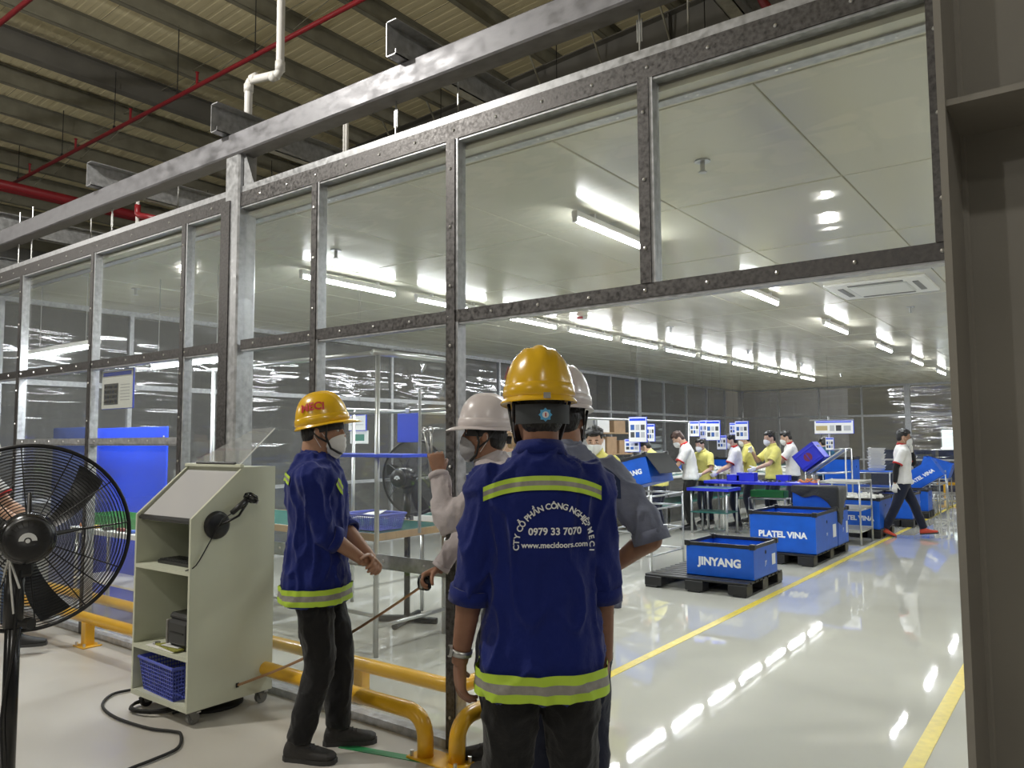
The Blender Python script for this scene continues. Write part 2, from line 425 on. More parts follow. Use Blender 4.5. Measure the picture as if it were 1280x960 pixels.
# ---- roof: sheets, purlins, rafters
RS = 0.06
def zr(x): return 8.0 + RS*x
roof = obj('roof', None, kind='structure', label='cream corrugated hall roof on grey purlins', cat='roof')
ang = math.atan(RS)
def sheet_mesh():
    mb = MB(); L = 37.0; w = 1.0
    prof = []
    for k in range(6):
        y0 = k*w/6
        prof += [(y0, 0), (y0+.10, 0), (y0+.108, .005), (y0+.155, .005)]
    prof.append((w-.003, 0))
    vs = []; fs = []
    for (yy, zz) in prof: vs += [(-24, yy, zr(-24)+.30+zz), (13, yy, zr(13)+.30+zz)]
    for i in range(len(prof)-1): fs.append((2*i, 2*i+1, 2*i+3, 2*i+2))
    mb.add(vs, fs); return mb.mesh('roof_sheet', (M_ROOF,))
sm = sheet_mesh()
for i in range(51): obj('roof_sheet', sm, roof, (0, -12+i*1.0, random.uniform(0, .008)))
def cpur(x, h=.30, w=.085):
    z = zr(x); mb = MB()
    mb.b6(x-.004, x+.004, -12, 39, z, z+h)
    mb.b6(x, x+w, -12, 39, z, z+.005); mb.b6(x, x+w, -12, 39, z+h-.005, z+h)
    mb.b6(x+w-.004, x+w, -12, 39, z, z+.022)
    return mb
for i in range(-16, 15):
    x = -6.77 - 1.1*i
    if abs(x+12.27) < .1: continue
    part('purlin', cpur(x), M_PURLIN, roof)
x = -12.1; z = zr(x)-.12
mb = MB().b6(x-.006, x+.006, -12, 39, z, z+.35).b6(x-.09, x+.09, -12, 39, z-.01, z).b6(x-.09, x+.09, -12, 39, z+.34, z+.35)
part('strut_beam', mb, M_GREYL, roof)
mb = MB()
for i in range(-10, 18):       # thin sag rods between purlins
    for j in range(10):
        x0 = -6.77-1.1*(i-4); yy = -2+j*4.2
        mb.tube([(x0, yy, zr(x0)+.06), (x0-1.1, yy+.05, zr(x0-1.1)+.16)], .006, 4)
        mb.tube([(x0, yy+.25, zr(x0)+.16), (x0-1.1, yy+.3, zr(x0-1.1)+.06)], .006, 4)
part('sag_rod', mb, M_PURLIN, roof, kind='stuff')
def rafter(yy, dep=.62):
    mb = MB()
    def seg(dz0, dz1, hy):
        a, b = -23, 11.5
        vs = [(X, yy+sy*hy, zr(X)+dz) for X in (a, b) for sy in (-1, 1) for dz in (dz0, dz1)]
        mb.add(vs, [(0,1,3,2),(4,6,7,5),(0,4,5,1),(2,3,7,6),(0,2,6,4),(1,5,7,3)])
    seg(-.016, 0, .125); seg(-dep, -.016, .006); seg(-dep-.016, -dep, .125)
    for q in range(12):
        X = -22+q*2.9; mb.b6(X-.005, X+.005, yy-.11, yy+.11, zr(X)-dep, zr(X)-.02)
    r = part('rafter', mb, M_GREYL, roof)
    m2 = MB()
    for q in range(15):     # flange braces
        X = -6.77-1.1*(q-5)
        m2.tube([(X, yy-.5, zr(X)+.02), (X, yy-.02, zr(X)-dep+.02)], .016, 5)
    part('flange_brace', m2, M_PURLIN, r, kind='stuff')
for yy in (10.0, 17.5, 25.0, 2.5-10): rafter(yy)

# ---- grey built-up steel column at the right
hc = thing('steel_column', 'dark grey painted steel column standing close by on the right', 'column', (0, 0, 0))
part('flange', MB().b6(-.212, -.199, 1.655, 2.205, 0, 8.0), M_GREY, hc)
part('flange', MB().b6(.388, .401, 1.655, 2.205, 0, 8.0), M_GREY, hc)
part('web', MB().b6(-.199, .388, 1.865, 1.875, 0, 8.0), M_GREY, hc)
for z in (2.245, 4.6):
    part('stiffener', MB().b6(-.199, .388, 1.665, 1.865, z-.006, z+.006), M_GREY, hc)
part('weld_bead', MB().tube([(-.196, 1.86, 0), (-.196, 1.86, 7.9)], .008, 6), M_GREY, hc)
# ================================================================== OVERHEAD STEEL, PIPES, LAMPS
# long galvanised tube beam in front of the partition top
BY, BZ = 3.14, 3.63
solo('galvanised_beam', MB().cbox(((-16+3)/2, BY, 3.70), (19, .14, .16), .010), M_BEAM, 'long galvanised square tube beam above the partition', 'beam')
for i, (px, lab) in enumerate([(-1.36, 'galvanised cross beam over the workshop nearest the steel column'), (-3.08, 'galvanised cross beam behind the long beam at mid frame'),
                        (-4.86, 'galvanised cross beam right above the tall tube column'), (-6.75, 'galvanised cross beam second from the left'), (-9.0, 'leftmost galvanised cross beam on the long beam'), (-11.2, 'galvanised cross beam at the far left end')]):
    mb = MB(); x = px
    z0, z1 = 3.79, 4.0
    mb.b6(x-.06, x-.054, 2.99, 14, z0, z1).b6(x-.06, x+.02, 2.99, 14, z0, z0+.006).b6(x-.06, x+.02, 2.99, 14, z1-.006, z1).b6(x+.014, x+.02, 2.99, 14, z0, z0+.03)
    solo('cross_beam', mb, M_GALV, lab, 'beam', group='cross beams over the workshop')
# hanger rods with turnbuckles
for i, (px, py, tb) in enumerate([(24, 300, 0), (40, 296, 0), (75, 285, 0), (141, 250, 1), (182, 250, 0), (495, 160, 1), (533, 145, 0), (800, 70, 1), (830, 60, 0)]):
    p = aty(px, py, 3.17); x = p.x
    rod = thing('hanger_rod', ['thin steel rod above the partition top at the far left', 'second thin steel rod from the left above the partition', 'third thin steel rod from the left above the partition',
        'turnbuckle rod hanging left of the tall tube column', 'plain steel rod hanging left of the tall tube column', 'turnbuckle rod hanging above the third pane', 'plain steel rod hanging above the third pane',
        'turnbuckle rod hanging near the steel column', 'plain steel rod hanging near the steel column'][i], 'rod', (x, 3.17, ZT1+.04), group='hanger rods of the partition')
    top = 3.62 if tb else 3.95
    if px in (182, 533, 830, 75): rod.location.y = 3.45; rod.location.z = ZC+.10; top += ZT1+.04-ZC-.10
    part('rod', MB().cyl((0, 0, 0), (0, 0, top-ZT1-.04), .006, 6), M_ALU, rod)
    if tb:
        part('turnbuckle', MB().tube([(-.012, 0, .08), (-.012, 0, .19), (.012, 0, .19), (.012, 0, .08)], .004, 6, closed=True), M_ALU, rod)
    part('nut', MB().cyl((0, 0, 0), (0, 0, .018), .012, 6), M_BOLT, rod)
# white drain pipe with two elbows
def bend(pts, rad=.06, n=5):
    pts = [Vector(p) for p in pts]; out = [pts[0]]
    for i in range(1, len(pts)-1):
        a = (pts[i-1]-pts[i]).normalized(); b = (pts[i+1]-pts[i]).normalized()
        p0 = pts[i]+a*rad; p1 = pts[i]+b*rad
        for k in range(n+1):
            t = k/n; out.append(p0*(1-t)**2+pts[i]*2*t*(1-t)+p1*t*t)
    out.append(pts[-1]); return out
wp = thing('drain_pipe', 'white plastic pipe with two elbows dropping behind the galvanised beam', 'pipe')
a = aty(355, 0, 3.4); b = aty(350, 92, 3.4); c = aty(311, 101, 3.4); d = aty(308, 165, 3.4)
part('pipe', MB().tube(bend([(b.x, 3.4, 8.0), (b.x, 3.4, b.z), (c.x, 3.4, c.z), (c.x, 3.4, 3.3)], .05), .030, 12), M_WHITEPVC, wp, True)
for p, q in (((b.x, 3.4, b.z+.02), (b.x, 3.4, b.z+.09)), ((b.x-.04, 3.4, b.z), (b.x-.10, 3.4, b.z+.002)), ((c.x, 3.4, c.z-.03), (c.x, 3.4, c.z-.09)), ((c.x+.04, 3.4, c.z), (c.x+.1, 3.4, c.z))):
    part('socket', MB().cyl(p, q, .036, 12), M_WHITEPVC, wp, True)
# red sprinkler pipes
def rpipe(name, label, p0, p1, r, hangers=0, group='red sprinkler pipes under the roof'):
    t = thing(name, label, 'pipe', group=group); p0 = Vector(p0); p1 = Vector(p1)
    part('pipe', MB().cyl(p0, p1, r, 10), M_RED, t, True)
    for i in range(hangers):
        p = p0.lerp(p1, (i+.5)/hangers)
        part('hanger', MB().cyl(p+Vector((0, 0, r)), (p.x, p.y, zr(p.x)+.05), .007, 5).cyl(p+Vector((0, 0, r*.2)), p+Vector((0, 0, r*2.2)), .022, 8), M_BLACK, t)
        part('sprinkler_head', MB().cyl(p+Vector((.5, 0, r)), p+Vector((.5, 0, r+.16)), .018, 8).ell(tuple(p+Vector((.5, 0, r+.17))), (.03, .03, .012), 8, 4), M_RED, t)
    return t
zp = 6.4
rpipe('sprinkler_pipe', 'thin red sprinkler pipe crossing the roof at top left', (-16.5, 1.178*(zp-1.6), zp), (2, 1.13*(zp-1.6), zp+.05), .03, 10)
rpipe('sprinkler_pipe', 'thin red sprinkler pipe seen between the beam and the partition', (-16.5, 9.3, zp), (2, 9.2, zp+.1), .03, 8)
rpipe('sprinkler_pipe', 'thin red sprinkler pipe in the top left corner', (-16.5, 3.3, zp), (2, 3.3, zp), .03, 0)
rpipe('sprinkler_main', 'thick red sprinkler main under the purlins at the left', (-15.4, -8, 6.22), (-15.4, 36, 6.22), .085, 0)
rpipe('sprinkler_main', 'second thick red sprinkler main beside the first', (-15.75, -8, 6.24), (-15.75, 36, 6.24), .05, 0)
rb = thing('sprinkler_drop', 'white and red sprinkler drop ending above the second pane', 'pipe')
p = aty(430, 180, 3.6)
part('riser', MB().cyl((p.x, 3.6, 3.35), (p.x, 3.6, 4.1), .009, 8).cyl((p.x+.03, 3.6, 3.62), (p.x+.03, 3.6, 3.9), .013, 8), M_WHITEPVC, rb)
part('hose', MB().tube(bend([(p.x+.03, 3.6, 3.64), (p.x+.06, 3.6, 3.54), (p.x+.3, 3.7, 3.46), (p.x+.45, 3.75, 3.40)], .04), .022, 8), M_RED, rb, True)
rb = thing('sprinkler_drop', 'curved red sprinkler hose above the partition near the steel column', 'pipe')
p = aty(942, 15, 3.7)
part('hose', MB().tube(bend([(p.x-.05, 3.7, 4.6), (p.x, 3.7, 3.95), (p.x+.05, 3.7, 3.75), (p.x+.10, 3.72, 3.68)], .05), .022, 8), M_RED, rb, True)
part('clamp', MB().cbox((p.x+.07, 3.70, 3.64), (.14, .06, .06), .006), M_ALU, rb)
rb = thing('sprinkler_drop', 'white and red sprinkler drop left of the tall tube column', 'pipe')
p = aty(172, 262, 3.7)
part('riser', MB().cyl((p.x, 3.7, 3.35), (p.x, 3.7, 4.0), .018, 8), M_WHITEPVC, rb)
part('elbow', MB().tube(bend([(p.x, 3.7, 3.9), (p.x, 3.7, 3.8), (p.x+.3, 3.75, 3.72)], .04), .03, 8), M_RED, rb, True)

# ---- ceiling battens (each with its own light)
lamp_i = 0
def batten_meshes(L=1.2):
    body = MB().cbox((0, 0, .028), (.05, L, .045), .006).mesh('lamp_body', (M_LAMPB,))
    tube = MB().tube([(0, -L/2+.02, -.012), (0, L/2-.02, -.012)], .017, 10).mesh('tube', (M_LAMP,), True)
    cap = MB().cbox((0, 0, -.005), (.035, .024, .05), .004).mesh('end_cap', (M_LAMPB,))
    return body, tube, cap
BM = batten_meshes()
LD = {}
def lamp_light(L, power):
    k = (L, power)
    if k not in LD:
        d = bpy.data.lights.new('batten_light', 'AREA'); d.shape = 'RECTANGLE'; d.size = .05; d.size_y = L-.04
        d.energy = power; d.color = (0.93, 0.97, 1.0); LD[k] = d
    return LD[k]
def batten(x, y, z, label, rz=0, group='ceiling lamps', light=True, drop=True, bm=BM, L=1.2, power=None):
    t = thing('batten_lamp', label, 'lamp', (x, y, z), rz, group)
    obj('lamp_body', bm[0], t); obj('tube', bm[1], t); [obj('end_cap', bm[2], t, (0, q*(L/2-.012), 0)) for q in (-1, 1)]
    if drop:
        for q in (-.35, .35): part('bracket', MB().b6(-.02, .02, q-.01, q+.01, .05, max(.055, ZC-z)), M_LAMPB, t)
    if light:
        lo = bpy.data.objects.new('batten_light', lamp_light(L, power or LAMP_W)); COL.objects.link(lo); lo.parent = t; lo.location = (0, 0, -.04)
    return t
ZL = 3.115
for i in range(6):
    y = 4.4+3.05*i+.6
    batten(-2.77, y, ZL, ['first ceiling lamp of the sparse row, seen through the upper panes', 'ceiling lamp of the sparse row left of the air conditioner', 'third ceiling lamp of the sparse row behind the air conditioner',
        'fourth ceiling lamp of the sparse row', 'fifth ceiling lamp of the sparse row', 'farthest ceiling lamp of the sparse row'][i])
ORD = ['first', 'second', 'third', 'fourth', 'fifth', 'sixth', 'seventh', 'eighth', 'ninth', 'tenth', 'eleventh', 'twelfth', 'thirteenth']
for i in range(11):
    batten(-5.72, 4.4+1.5*i+.6, ZL, ORD[i]+' ceiling lamp of the closely spaced row above the work line, counted from the partition')
for i in range(6):
    batten(1.2, 4.4+3.05*i+.6, ZL, ORD[i]+' ceiling lamp of the row beyond the grey steel column', group='ceiling lamps out of view')
BM15 = batten_meshes(1.5)
a = atz(30, 447, 2.48); b = atz(125, 432, 2.48)
c = (a+b)/2
t = batten(c.x, c.y+.02, 2.5, 'hanging lamp behind the leftmost panes of the partition', pi/2, 'lamps over the left benches', drop=False, bm=BM15, L=1.5, power=26)
[part('wire', MB().cyl((0, q, .05), (0, q, .69), .004, 5), M_ALU, t) for q in (-.5, .5)]
a = atz(183, 460, 2.32); b = atz(287, 451, 2.32); c = (a+b)/2
t = batten(c.x, c.y, 2.34, 'hanging lamp left of the tall tube column', pi/2, 'lamps over the left benches', drop=False, power=26)
[part('wire', MB().cyl((0, q, .05), (0, q, .85), .004, 5), M_ALU, t) for q in (-.5, .5)]

# ---- cassette air conditioner
ac = thing('ceiling_air_conditioner', 'white square cassette air conditioner in the workshop ceiling', 'air conditioner', (-1.72, 8.82, ZC))
mb = MB(); mb.cbox((0, 0, -.012), (.95, .95, .03), .01)
part('panel', mb, M_WHITE, ac)
part('intake_grille', MB().cbox((0, 0, -.031), (.56, .56, .012), .004), mat('ac_grille', (.62, .63, .62), .5), ac)
mb = MB()
for i in range(12): mb.b6(-.26, .26, -.25+i*.045, -.242+i*.045, -.040, -.036)
part('grille_bars', mb, M_WHITE, ac, kind='stuff')
for q in range(4):
    M = Matrix.Rotation(q*pi/2, 4, 'Z')
    part('vane', MB().b6(-.26, .26, .33, .385, -.034, -.027, M=M), mat('ac_slot', (.22, .22, .22), .6) if q == 0 else bpy.data.materials['ac_slot'], ac)
# ---- small ceiling fixtures
for i, (px, py) in enumerate([(878, 200), (420, 312), (170, 360)]):
    p = atz(px, py, ZC)
    t = thing('ceiling_sprinkler', ['ceiling sprinkler seen through the pane beside the steel column', 'ceiling sprinkler seen through the second pane right of the tube column', 'ceiling sprinkler seen through the panes at the far left'][i], 'sprinkler', (p.x, p.y, ZC), group='ceiling sprinklers')
    part('rosette', MB().cyl((0, 0, 0), (0, 0, -.012), .045, 14), M_ALU, t)
    part('nozzle', MB().cyl((0, 0, -.01), (0, 0, -.07), .014, 8).cyl((0, 0, -.07), (0, 0, -.075), .025, 10), M_ALU, t)
for i, (px, py) in enumerate([(838, 408), (1138, 383), (935, 437), (1002, 453), (1015, 462), (1051, 467)]):
    p = atz(px, py, ZC)
    t = thing('ceiling_sprinkler', 'small ceiling sprinkler at the '+['left of the work line lamps', 'right of the sparse lamp row', 'middle of the lamp rows', 'far end of the lamp row', 'far ceiling beyond the lamps', 'far ceiling near the back wall'][i], 'sprinkler', (p.x, p.y, ZC), group='ceiling sprinklers')
    part('rosette', MB().cyl((0, 0, 0), (0, 0, -.012), .045, 10), M_ALU, t)
    part('nozzle', MB().cyl((0, 0, -.01), (0, 0, -.08), .016, 8), M_ALU, t)
p = atz(728, 395, ZC)
t = thing('fire_alarm', 'white and red ceiling alarm above the closely spaced lamps', 'alarm', (p.x, p.y, ZC))
part('housing', MB().lathe([(.07, 0), (.07, -.03), (.055, -.05), (.02, -.055)], 16), M_WHITE, t, True)
part('beacon', MB().b6(-.04, .04, -.074, -.05, -.045, -.015), M_RED, t)

# ---- hall high-bay lamps under the roof; the last two are added beyond the workshop
def highbay(x, y, label, k=1.0):
    z = zr(x)-2.2
    t = thing('high_bay_lamp', label, 'lamp', (x, y, z), group='hall lamps under the roof')
    part('reflector', MB().lathe([(.06, .3), (.10, .22), (.25, .0), (.245, .0), (.09, .21), (.05, .28)], 20), M_ALU, t, True)
    part('bulb', MB().ell((0, 0, .10), (.08, .08, .1), 12, 8), M_LAMP, t, True)
    part('rod', MB().cyl((0, 0, .3), (0, 0, 2.25), .01, 6), M_ALU, t)
    d = bpy.data.lights.new('high_bay_light', 'POINT'); d.shadow_soft_size = .12; d.energy = HALL_W*k; d.color = (1, .96, .88)
    lo = bpy.data.objects.new('high_bay_light', d); COL.objects.link(lo); lo.parent = t; lo.location = (0, 0, -.14)
highbay(-5.6, .4, 'hall lamp hanging above the cabinet', 1.5)
highbay(-13.5, -1.5, 'hall lamp hanging at the far left')
highbay(2.5, -2.5, 'hall lamp hanging behind the viewer on the right', .6)
highbay(-3.5, -7.5, 'hall lamp hanging far behind the viewer', .8)
highbay(8.5, -6, 'hall lamp hanging near the right hall wall', .6)
highbay(-5.67, 30.5, 'hall lamp hanging beyond the far partition', 5.0)  # unseen pair added to lift the dark hall behind the back wall
highbay(3, 31.5, 'second hall lamp hanging beyond the far partition', 5.0)
# ================================================================== PEOPLE
def skin(name, c): return mat(name, c, 0.5, spec=0.4, var=0.08, vscale=30, sss=0.08)
M_SKIN_A = skin('skin_warm', (0.42, 0.235, 0.15)); M_SKIN_B = skin('skin_tan', (0.33, 0.17, 0.105)); M_SKIN_C = skin('skin_brown', (0.27, 0.135, 0.085)); M_SKIN_L = skin('skin_light', (0.52, 0.33, 0.235))
M_EYEW = mat('eye_white', (0.75, 0.74, 0.72), 0.2); M_EYED = mat('eye_dark', (0.02, 0.012, 0.01), 0.15)
M_HAIR = mat('black_hair', (0.010, 0.009, 0.009), 0.42, var=0.3, vscale=80, bump=0.5, bscale=90, stretch=(1, 1, .25))
M_HAIRB = mat('light_brown_hair', (0.30, 0.19, 0.10), 0.45, var=0.25, vscale=60, bump=0.5, bscale=90, stretch=(1, 1, .25))
M_HAIRR = mat('dark_brown_hair', (0.05, 0.025, 0.018), 0.42, var=0.3, vscale=60, bump=0.5, bscale=90)
def cloth(name, c, var=0.1, bs=35, bump=0.25): return mat(name, c, 0.82, spec=0.25, var=var, vscale=7, bump=bump, bscale=bs, detail=6, sheen=0.15)
M_JACKET = cloth('royal_blue_workwear', (0.006, 0.016, 0.155))
M_JEANS = cloth('black_jeans', (0.013, 0.013, 0.014)); M_DENIM = cloth('blue_denim', (0.05, 0.075, 0.13)); M_NAVY = cloth('navy_trousers', (0.012, 0.015, 0.032))
M_PINK = cloth('pale_striped_shirt', (0.50, 0.45, 0.46)); M_GREYSH = cloth('blue_grey_shirt', (0.19, 0.21, 0.29)); M_YOKE = cloth('navy_yoke', (0.03, 0.045, 0.11))
M_POLOW = cloth('white_polo', (0.72, 0.71, 0.70)); M_POLOY = cloth('yellow_polo', (0.66, 0.61, 0.17)); M_REDTRIM = cloth('red_trim', (0.42, 0.02, 0.02)); M_TEAL = cloth('teal_shirt', (0.02, 0.10, 0.16))
M_GREYV = cloth('grey_cardigan', (0.32, 0.31, 0.30))
M_HIVIS = mat('hi_vis_band', (0.52, 0.75, 0.06), 0.5); M_REFL = mat('reflective_band', (0.30, 0.29, 0.27), 0.45, var=0.15, vscale=40)
M_MASKW = cloth('white_face_mask', (0.74, 0.74, 0.73), 0.04, 120, 0.1); M_MASKG = cloth('grey_face_mask', (0.30, 0.30, 0.31))
M_HELY = mat('yellow_helmet_shell', (0.80, 0.47, 0.01), 0.25, spec=0.6, coat=0.3); M_HELW = mat('white_helmet_shell', (0.66, 0.60, 0.60), 0.28, coat=0.3)
M_STRAPB = mat('black_strap', (0.02, 0.02, 0.02), 0.6); M_REDPR = mat('red_print', (0.50, 0.03, 0.03), 0.4)
M_SHOE = mat('dark_grey_shoe', (0.035, 0.033, 0.032), 0.7, bump=0.2, bscale=60); M_SHOEB = mat('black_shoe', (0.014, 0.014, 0.015), 0.6); M_SHOER = mat('orange_red_shoe', (0.55, 0.06, 0.03), 0.5); M_SOLE = mat('grey_sole', (0.05, 0.05, 0.05), 0.8)
M_GLOVE = cloth('white_cotton_glove', (0.72, 0.71, 0.69)); M_SLEEVE = cloth('black_arm_sleeve', (0.012, 0.012, 0.014))

def ering(c, ax, ay, R=None, n=18, sq=2.4):
    out = []
    for k in range(n):
        t = 2*pi*k/n; ct, st = cos(t), sin(t)
        p = Vector((ax*math.copysign(abs(ct)**(2/sq), ct), ay*math.copysign(abs(st)**(2/sq), st), 0))
        out.append(tuple(Vector(c) + (R @ p if R else p)))
    return out
def ik(Sv, T, l1, l2, hint):
    d = T-Sv; L = min(d.length, (l1+l2)*.999); u = d.normalized()
    T2 = Sv+u*L; a = (l1*l1-l2*l2+L*L)/(2*L); h = sqrt(max(0, l1*l1-a*a))
    hv = Vector(hint); hv = hv-u*hv.dot(u)
    if hv.length < 1e-6: hv = Vector((0, -1, 0))-u*(-u.y)
    return Sv+u*a+hv.normalized()*h, T2
def smooth_path(pts, rad, sub=4):
    P = [Vector(p) for p in pts]; n = len(P); out = []; ro = []
    for i in range(n-1):
        p0, p1, p2, p3 = P[max(i-1, 0)], P[i], P[i+1], P[min(i+2, n-1)]
        for k in range(sub):
            t = k/sub
            q = 0.5*((2*p1)+(p2-p0)*t+(2*p0-5*p1+4*p2-p3)*t*t+(3*p1-p0-3*p2+p3)*t**3)
            out.append(q); ro.append(rad[i]*(1-t)+rad[i+1]*t)
    out.append(P[-1]); ro.append(rad[-1]); return out, ro
def displace(me, amp, sc, seed=0, stretch=(1, 1, .45)):
    for v, n in zip(me.vertices, [Vector(x.vector) for x in me.vertex_normals]):
        p = v.co; q = Vector((p.x*stretch[0]*sc+seed, p.y*stretch[1]*sc, p.z*stretch[2]*sc))
        a = noise.noise(q)+.5*noise.noise(q*2.3)+1.5*max(0, 1-3.2*abs(noise.noise(q*.8+Vector((9, 4, 2)))))**2-.4
        v.co = p+n*(a*amp)
def bvh_of(me): return BVHTree.FromPolygons([v.co.copy() for v in me.vertices], [tuple(p.vertices) for p in me.polygons])
def project(bvh, pts, d, off):
    out = []
    for p in pts:
        h = bvh.ray_cast(Vector(p)-d*.5, d, 2.0)
        if h[0] is None:
            h = bvh.find_nearest(Vector(p))
        out.append(tuple(h[0]-d*off) if h[0] is not None else tuple(p))
    return out
def text_on(bvh, items, origin, right, up, mats, name, parent, off=.004):
    """items: (txt, size, bold, x, y, rot) laid out on a plane through origin, then dropped onto the surface"""
    mb = MB(); d = -(right.cross(up)).normalized()
    for txt, size, bold, x, y, rot in items:
        vs, fs = text_geo(txt, size, bold)
        pts = [origin+right*(x+a*cos(rot)-b*sin(rot))+up*(y+a*sin(rot)+b*cos(rot)) for a, b, _ in vs]
        mb.add(project(bvh, pts, d, off), fs)
    return part(name, mb, mats, parent)
def band(bvh, fn, nu, width, wdir, d, mats, name, parent, off=.004, stripes=True):
    """ribbon whose centre line fn(u) and width direction are dropped on a surface along d(u)"""
    nv = 6; rows = []
    for i in range(nu+1):
        u = i/nu; c = Vector(fn(u)); dd = d(u) if callable(d) else d; row = []
        for j in range(nv+1):
            p = c+wdir*(width*(j/nv-.5)); row.append(project(bvh, [p], dd, off)[0])
        rows.append(row)
    mb = MB(); mg = MB()
    vs = [p for r in rows for p in r]; w = nv+1
    for i in range(nu):
        for j in range(nv):
            f = (i*w+j, (i+1)*w+j, (i+1)*w+j+1, i*w+j+1)
            mb.f.append(f); mb.m.append(1 if stripes and j in (2, 3) else 0)
    mb.v = vs
    return part(name, mb, mats, parent, True)

def hand_geo(mb, w, d, pn, s=1.0, curl=(20, 25, 20), spread=4, thumb=35, tcurl=15, grow=0.0, side=1, curls=None):
    """w wrist, d direction to the fingers, pn palm normal, side: +1 thumb on d x pn side"""
    d = d.normalized(); pn = (pn-d*pn.dot(d)).normalized(); sd = d.cross(pn)*side
    g = grow
    def pl(a, b, c): return w+d*(a*s)+sd*(b*s)+pn*(c*s)
    R = Matrix((sd, pn, d)).transposed() if side > 0 else Matrix((-sd, pn, d)).transposed()
    mb.loft([ering(pl(-.03, 0, 0), .026*s+g, .020*s+g, R, 12), ering(pl(.01, 0, 0), .027*s+g, .018*s+g, R, 12), ering(pl(.045, .002, 0), .038*s+g, .016*s+g, R, 12, 2.8), ering(pl(.085, 0, .0), .041*s+g, .013*s+g, R, 12, 2.8), ering(pl(.098, 0, 0), .036*s+g, .009*s+g, R, 12, 2.8)])
    L = [(.030, .072), (.010, .080), (-.011, .075), (-.031, .058)]
    for fi, (b, ln) in enumerate(L):
        cu = curls[fi] if curls else curl
        p = pl(.085, b, 0); dirv = (d+sd*math.tan(radians(spread))*(b/.03)).normalized(); ang = 0; pts = [p]; 
        for seg, c in zip((.45, .31, .24), cu):
            ang += radians(c)
            v = dirv*cos(ang)+pn*sin(ang); p = p+v*(ln*seg*s*1.05); pts.append(p)
        q, r = smooth_path(pts, [.0095*s+g, .0088*s+g, .008*s+g, .0062*s+g], 3)
        mb.tube(q, r, 8)
    p = pl(.018, .024, .004); v = (d*cos(radians(thumb))+sd*sin(radians(thumb))).normalized(); pts = [p]; a = 0
    for seg in (.04, .034, .028):
        a += radians(tcurl); vv = v*cos(a)+pn*sin(a); p = p+vv*(seg*s); pts.append(p)
    q, r = smooth_path(pts, [.014*s+g, .0115*s+g, .010*s+g, .0075*s+g], 3); mb.tube(q, r, 8)

def head_geo(mb, s, T):
    prof = [(-.014, .026, .066, -.010), (.004, .044, .084, -.030), (.03, .056, .089, -.062), (.06, .065, .089, -.083), (.09, .070, .088, -.094), (.12, .074, .092, -.101), (.15, .0755, .089, -.102), (.178, .070, .079, -.095), (.202, .056, .058, -.075), (.218, .034, .030, -.045), (.224, .012, .008, -.02)]
    mb.loft([[tuple(T @ Vector((x*s, y*s, z*s))) for x, y, z in ering((0, (yf+yb)/2, z), w, (yf-yb)/2, None, 20, 2.15)] for z, w, yf, yb in prof])
    def E(c, r): mb.ell((0, 0, 0), (1, 1, 1), 12, 8, M=T @ Matrix.Translation(Vector(c)*s) @ Matrix.Diagonal((r[0]*s, r[1]*s, r[2]*s, 1)))
    # nose
    mb.loft([[tuple(T @ Vector((x*s, y*s, z*s))) for x, y, z in r] for r in (
        ering((0, .088, .128), .008, .010, None, 10), ering((0, .097, .105), .011, .014, None, 10), ering((0, .103, .085), .015, .018, None, 10), ering((0, .101, .074), .019, .016, None, 10), ering((0, .092, .066), .014, .012, None, 10))])
    E((0, .084, .046), (.026, .012, .009)); E((0, .083, .036), (.022, .011, .008)); E((0, .078, .010), (.024, .016, .016))
    E((-.030, .080, .128), (.026, .012, .008)); E((.030, .080, .128), (.026, .012, .008))
    for q in (-1, 1):
        E((q*.078, -.008, .095), (.008, .020, .032)); E((q*.083, -.014, .100), (.007, .018, .026))

def mask_part(T, s, m, parent, kn=False, strapm=None, ear=True):
    mb = MB()
    def f(u, v, o):
        e = abs(u-.5)*2
        a = (u-.5)*2*radians(46+30*math.sin(pi*min(1, v*.9+.05))**.8); z = -.022+.118*v-.034*e**1.6*(v-.45)-.012*(1-v)*(1-e)
        x = .076*sin(a); yy = .008+.088*max(0, cos(a))**.8
        yy += (.030 if kn else .022)*math.exp(-((u-.5)/.16)**2)*math.sin(pi*min(1, max(0, .12+.68*v)))
        if v < .4: yy -= .030*((.4-v)/.4)**1.6; x *= 1-.30*((.4-v)/.4)
        rip = 0 if kn else .0018*sin(v*26)
        return tuple(T @ (Vector((x, yy+o+rip, z))*s))
    nu, nv = 20, 12
    mb.grid(lambda u, v: f(u, v, .006), nu, nv); n0 = len(mb.v); mb.grid(lambda u, v: f(u, v, .0015), nu, nv)
    for i in range(nu):
        for j in (0, nv): mb.f.append((i*(nv+1)+j, (i+1)*(nv+1)+j, n0+(i+1)*(nv+1)+j, n0+i*(nv+1)+j)); mb.m.append(0)
    o = part('face_mask', mb, m, parent, True)
    if ear:
        for q in (-1, 1):
            part('ear_loop', MB().tube([tuple(T @ (Vector(p)*s)) for p in ((q*.070, .030, .075), (q*.079, -.0, .108), (q*.090, -.022, .105), (q*.086, -.022, .075), (q*.076, .012, .022))], .0015*s, 5), strapm or m, o)
    return o

